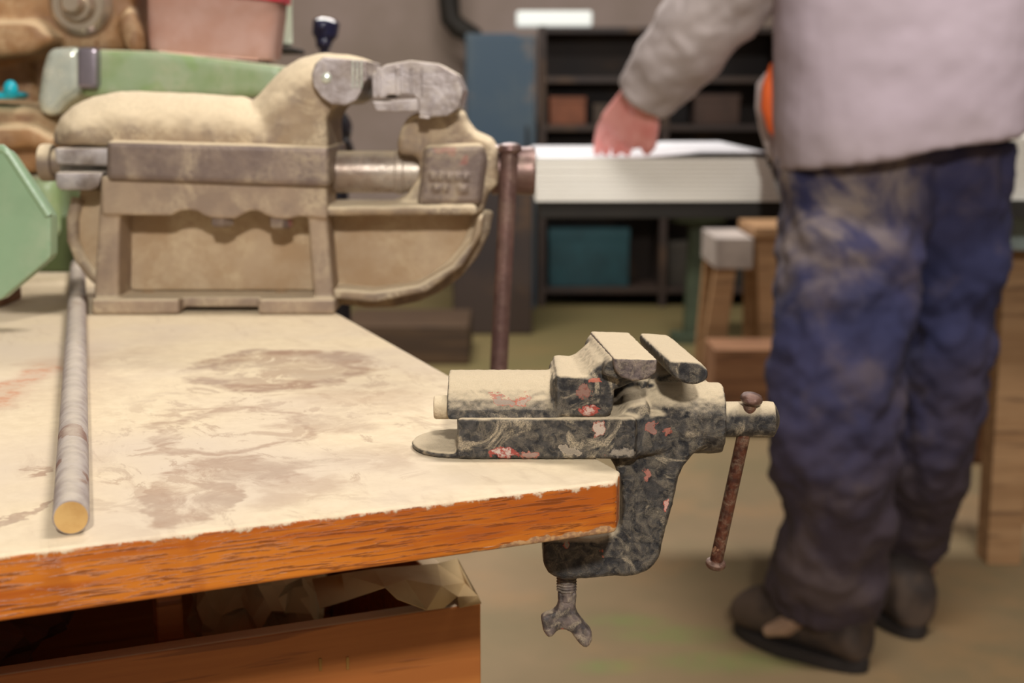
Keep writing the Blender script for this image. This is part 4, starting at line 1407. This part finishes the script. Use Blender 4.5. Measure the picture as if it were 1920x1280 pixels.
def hand(bm_, wr, kn, spread, bend, tipz, scale=1.0, thumb_side=1, tips=None):
    """palm from wrist to knuckles, four unequal bent fingers and a thumb from the side of the palm"""
    ax = (kn - wr).normalized()
    sp_ = (spread - ax * spread.dot(ax)).normalized()
    for k_ in range(5):
        o_ = (k_ - 2) / 2 * 0.030
        caps(bm_, [(wr + sp_ * o_ * 0.75, 0.019), (kn + sp_ * o_ * 1.05 - ax * 0.004, 0.0135)])
    ln_ = (0.072, 0.086, 0.080, 0.064)
    for k_ in range(4):
        base = kn + sp_ * (k_ - 1.5) * 0.0212
        tip = tips[k_]
        d_ = (tip - base)
        k1 = base + d_ * 0.42 + Vector((0, 0, 0.012)) + ax * 0.006
        k2 = base + d_ * 0.74 + Vector((0, 0, 0.008)) + ax * 0.004
        caps(bm_, [(base, 0.0115), (k1, 0.0100), (k2, 0.0092), (tip, 0.0082)], 14)
    tb_ = wr + ax * 0.025 + sp_ * thumb_side * 0.036
    t1 = tb_ + ax * 0.032 + sp_ * thumb_side * 0.020
    t2 = t1 + ax * 0.018 + sp_ * thumb_side * 0.004
    t2.z = max(t2.z, tipz + 0.012)
    caps(bm_, [(tb_, 0.015), (t1, 0.0112), (t2, 0.0092)], 14)


zs_ = ztop + 0.0020
kn = onY(1164, 246, 2.515)
spr = onY(1205, 262, 2.50) - onY(1120, 214, 2.53)
tips = []
for k_, (tx, ty, tyy) in enumerate(((1120, 268, 2.57), (1136, 277, 2.545), (1154, 285, 2.525), (1176, 281, 2.525))):
    q = onY(tx, ty, tyy)
    tips.append(Vector((q.x, tyy, zs_ + 0.0086)))
hand(bm, Lwr, kn, spr, 0, zs_, thumb_side=1, tips=tips)
krn = Vector((HX + 0.20, 2.69, ztab + 0.135))
hand(bm, Rwr, krn, Vector((1, 0, 0)), 0, ztab + 0.11, thumb_side=-1, tips=[Vector((HX + 0.20 + (k_ - 1.5) * 0.024, 2.74 + 0.006 * (k_ % 3), ztab + 0.1165)) for k_ in range(4)])
body = cast(obj('body', bm, M['skin'], px), 0.0034, 3, 0.5)
body['label'] = 'reddish bare hand resting on the white boards'
for s_ in (-1, 1):
    bm = bmesh.new()
    ball(bm, head_c + sd * s_ * 0.031 + fd * 0.0935 + ud * 0.004, 0.0075, 16)
    obj('eye', bm, simple('eye_white', (230, 226, 220), 0.2), px)
# hair cap
bm = bmesh.new()
ball(bm, head_c - fd * 0.012 + ud * 0.018, 0.104, 32, (0.82, 0.96, 1.06))
cut = [v_ for v_ in bm.verts if (v_.co - head_c).dot(fd) > 0.045 and (v_.co - head_c).dot(ud) < 0.065 or (v_.co - head_c).dot(ud) < -0.055]
bmesh.ops.delete(bm, geom=cut, context='VERTS')
o = obj('hair', bm, M['hair'], px)
sm = o.modifiers.new('thick', 'SOLIDIFY')
sm.thickness = 0.008

# trousers
def folds(o_, s_, ns, depth=2):
    tx = bpy.data.textures.new('folds', 'CLOUDS')
    tx.noise_scale = ns
    tx.noise_depth = depth
    d_ = o_.modifiers.new('folds', 'DISPLACE')
    d_.texture = tx
    d_.strength = s_
    d_.texture_coords = 'LOCAL'


bm = bmesh.new()
up_ = Vector((0, 0, 1))


def leg(bm_, stations):
    rings_ = []
    for (x0_, x1_, y_, Y_, k_) in stations:
        A_, B2 = onY(x0_, y_, Y_), onY(x1_, y_, Y_)
        c_ = (A_ + B2) / 2
        h_ = (B2.x - A_.x) / 2
        rings_.append(oval(c_, (h_, 0, 0), (0, h_ * k_, 0), 40, 2.3))
    loft(bm_, rings_)


leg(bm, [(1462, 1780, 268, 2.28, .75), (1460, 1760, 330, 2.28, .78), (1460, 1735, 420, 2.27, .84), (1456, 1718, 520, 2.25, .9), (1450, 1702, 620, 2.23, .95), (1446, 1690, 720, 2.21, 1.0), (1440, 1680, 810, 2.20, 1.02),
         (1442, 1672, 880, 2.20, 1.0), (1474, 1668, 945, 2.21, 1.05), (1476, 1664, 985, 2.22, 1.05), (1456, 1660, 1040, 2.24, 1.0), (1448, 1655, 1090, 2.26, 1.0), (1452, 1645, 1135, 2.27, 1.0), (1460, 1640, 1150, 2.27, .98)])
leg(bm, [(1600, 1898, 262, 2.31, .75), (1640, 1898, 330, 2.31, .8), (1668, 1890, 420, 2.31, .85), (1690, 1880, 520, 2.31, .95), (1690, 1864, 620, 2.31, 1.0), (1684, 1848, 720, 2.31, 1.05), (1672, 1830, 820, 2.33, 1.05),
         (1656, 1806, 920, 2.37, 1.05), (1650, 1778, 1000, 2.42, 1.05), (1652, 1760, 1050, 2.45, 1.05), (1660, 1752, 1085, 2.46, 1.0)])
o = cast(obj('trousers', bm, M['trousers'], px), 0.007, 6, 0.5)
folds(o, 0.042, 0.07)
# jacket
bm = bmesh.new()
rings = []
for (z_, hw_, dp_, x_, Y_) in ((0.845, 0.196, 0.150, HX, 2.27), (0.90, 0.199, 0.150, HX, 2.27), (0.98, 0.200, 0.148, HX, 2.27), (1.06, 0.203, 0.146, HX, 2.28), (1.15, 0.206, 0.142, HX, 2.29), (1.25, 0.212, 0.138, HX, 2.30),
                               (1.33, 0.212, 0.120, HX, 2.31), (1.385, 0.165, 0.09, HX, 2.32), (1.42, 0.10, 0.075, HX, 2.33), (1.46, 0.075, 0.07, HX, 2.34)):
    tiltk = 0.16 if z_ < 0.86 else (0.08 if z_ < 0.95 else 0.0)
    r_ = oval((x_, Y_, z_), (hw_, 0, 0), (0, dp_, 0), 48, 2.5)
    for v_ in r_:
        v_.z += tiltk * (v_.x - x_)
    rings.append(r_)
loft(bm, rings)
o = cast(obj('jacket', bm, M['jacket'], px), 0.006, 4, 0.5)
folds(o, 0.012, 0.11)
o['label'] = 'grey-mauve work jacket body'
# sleeves
def sleeve(path, radii):
    bm_ = bmesh.new()
    tube(bm_, path, radii, 32)
    o_ = cast(obj('sleeve', bm_, M['sleeve'], px), 0.005, 3, 0.5)
    folds(o_, 0.024, 0.085)
    return o_


cuff = onY(1212, 180, 2.468)
el = onY(1400, -70, 2.34)
mid_ = onY(1296, 70, 2.40)
o = sleeve([Lsh + Vector((0.05, 0, 0.0)), Lsh + Vector((-0.02, 0, -0.06)), (Lsh + el) / 2, el, (el + mid_) / 2, mid_, (mid_ + cuff) / 2, cuff], [0.085, 0.088, 0.08, 0.085, 0.080, 0.073, 0.064, 0.053])
sleeve([Rsh + Vector((-0.05, 0, 0.0)), Rsh + Vector((0.01, 0, -0.05)), (Rsh + Rel) / 2, Rel + Vector((-0.01, 0, 0)), (Rel + Rwr) / 2, Rwr + (Rel - Rwr) * 0.1], [0.085, 0.088, 0.078, 0.074, 0.064, 0.052])
# orange lining showing at the open front edge
bm = bmesh.new()
tube(bm, [onY(x, y, Y_) for x, y, Y_ in ((1452, 120, 2.33), (1447, 160, 2.32), (1447, 200, 2.32), (1455, 240, 2.32), (1464, 262, 2.33))], [0.007, 0.015, 0.018, 0.014, 0.006], 14)
o = obj('jacket_lining', bm, simple('orange_cloth', (250, 112, 48), 0.7), px)
o['label'] = 'bright orange lining at the open front'
bm = bmesh.new()
tube(bm, [onY(x, y, Y_) for x, y, Y_ in ((1444, 140, 2.38), (1432, 160, 2.38), (1430, 200, 2.38), (1437, 240, 2.38), (1452, 290, 2.37), (1458, 306, 2.36))], [0.008, 0.012, 0.012, 0.012, 0.012, 0.006], 14)
obj('jacket_flap', bm, M['sleeve'], px)


# shoes
def shoe(heel, toe, sc=1.0):
    h_ = Vector((heel.x, heel.y, 0))
    d_ = (Vector((toe.x, toe.y, 0)) - h_)
    L_ = d_.length
    d_.normalize()
    s__ = Vector((-d_.y, d_.x, 0))
    root = bmesh.new()
    rr = []
    for (f_, w_, z0_, z1_) in ((0.0, 0.024, 0.02, 0.09), (0.04, 0.040, 0.018, 0.115), (0.2, 0.047, 0.018, 0.145), (0.38, 0.048, 0.018, 0.135), (0.55, 0.052, 0.018, 0.115), (0.75, 0.056, 0.018, 0.100), (0.9, 0.050, 0.018, 0.085), (0.97, 0.036, 0.02, 0.068), (1.0, 0.018, 0.026, 0.05)):
        c_ = h_ + d_ * L_ * f_ + up_ * (z0_ + z1_) / 2
        rr.append(oval(c_, s__ * w_, up_ * (z1_ - z0_) / 2, 28, 2.6))
    loft(root, rr)
    s_o = cast(obj('shoe', root, M['shoe'], px), 0.005, 4)
    b2_ = bmesh.new()
    pts_ = []
    for k_ in range(28):
        a_ = 2 * PI * k_ / 28
        f_ = 0.5 + 0.515 * math.cos(a_)
        w_ = 0.056 * math.sin(a_) * (1.0 if f_ > 0.4 else 0.88)
        pts_.append(h_ + d_ * L_ * f_ + s__ * w_ + up_ * 0.001)
    prism(b2_, pts_, (0, 0, 0.022), 0.003)
    so = obj('sole', b2_, M['sole'], None)
    so.parent = s_o
    so.matrix_parent_inverse = Matrix.Identity(4)
    so.location = (0, 0, 0)
    b3 = bmesh.new()
    for i_ in range(4):
        f_ = 0.34 + i_ * 0.085
        zc_ = 0.142 - i_ * 0.008
        tube(b3, [h_ + d_ * L_ * f_ + s__ * (-0.028) + up_ * (zc_ - .008), h_ + d_ * L_ * (f_ + .02) + up_ * (zc_ + .006), h_ + d_ * L_ * f_ + s__ * 0.028 + up_ * (zc_ - .008)], 0.003, 8)
    for sd_ in (-1, 1):
        b4 = bmesh.new()
        tube(b4, [h_ + d_ * L_ * f_ + s__ * sd_ * w_ + up_ * z_ for f_, w_, z_ in ((0.22, .047, .125), (0.34, .050, .09), (0.46, .053, .06), (0.60, .055, .04))], [.010, .017, .018, .010], 10)
        st_ = obj('side_stripe', b4, simple('tan_suede', (168, 136, 112), 0.9), None)
        st_.parent = s_o
    la = obj('lace', b3, M['jacket'], None)
    la.parent = s_o
    la.location = (0, 0, 0)


shoe(onZ(1622, 1262, 0), onZ(1384, 1178, 0))
shoe(onZ(1720, 1200, 0), onZ(1610, 1110, 0))
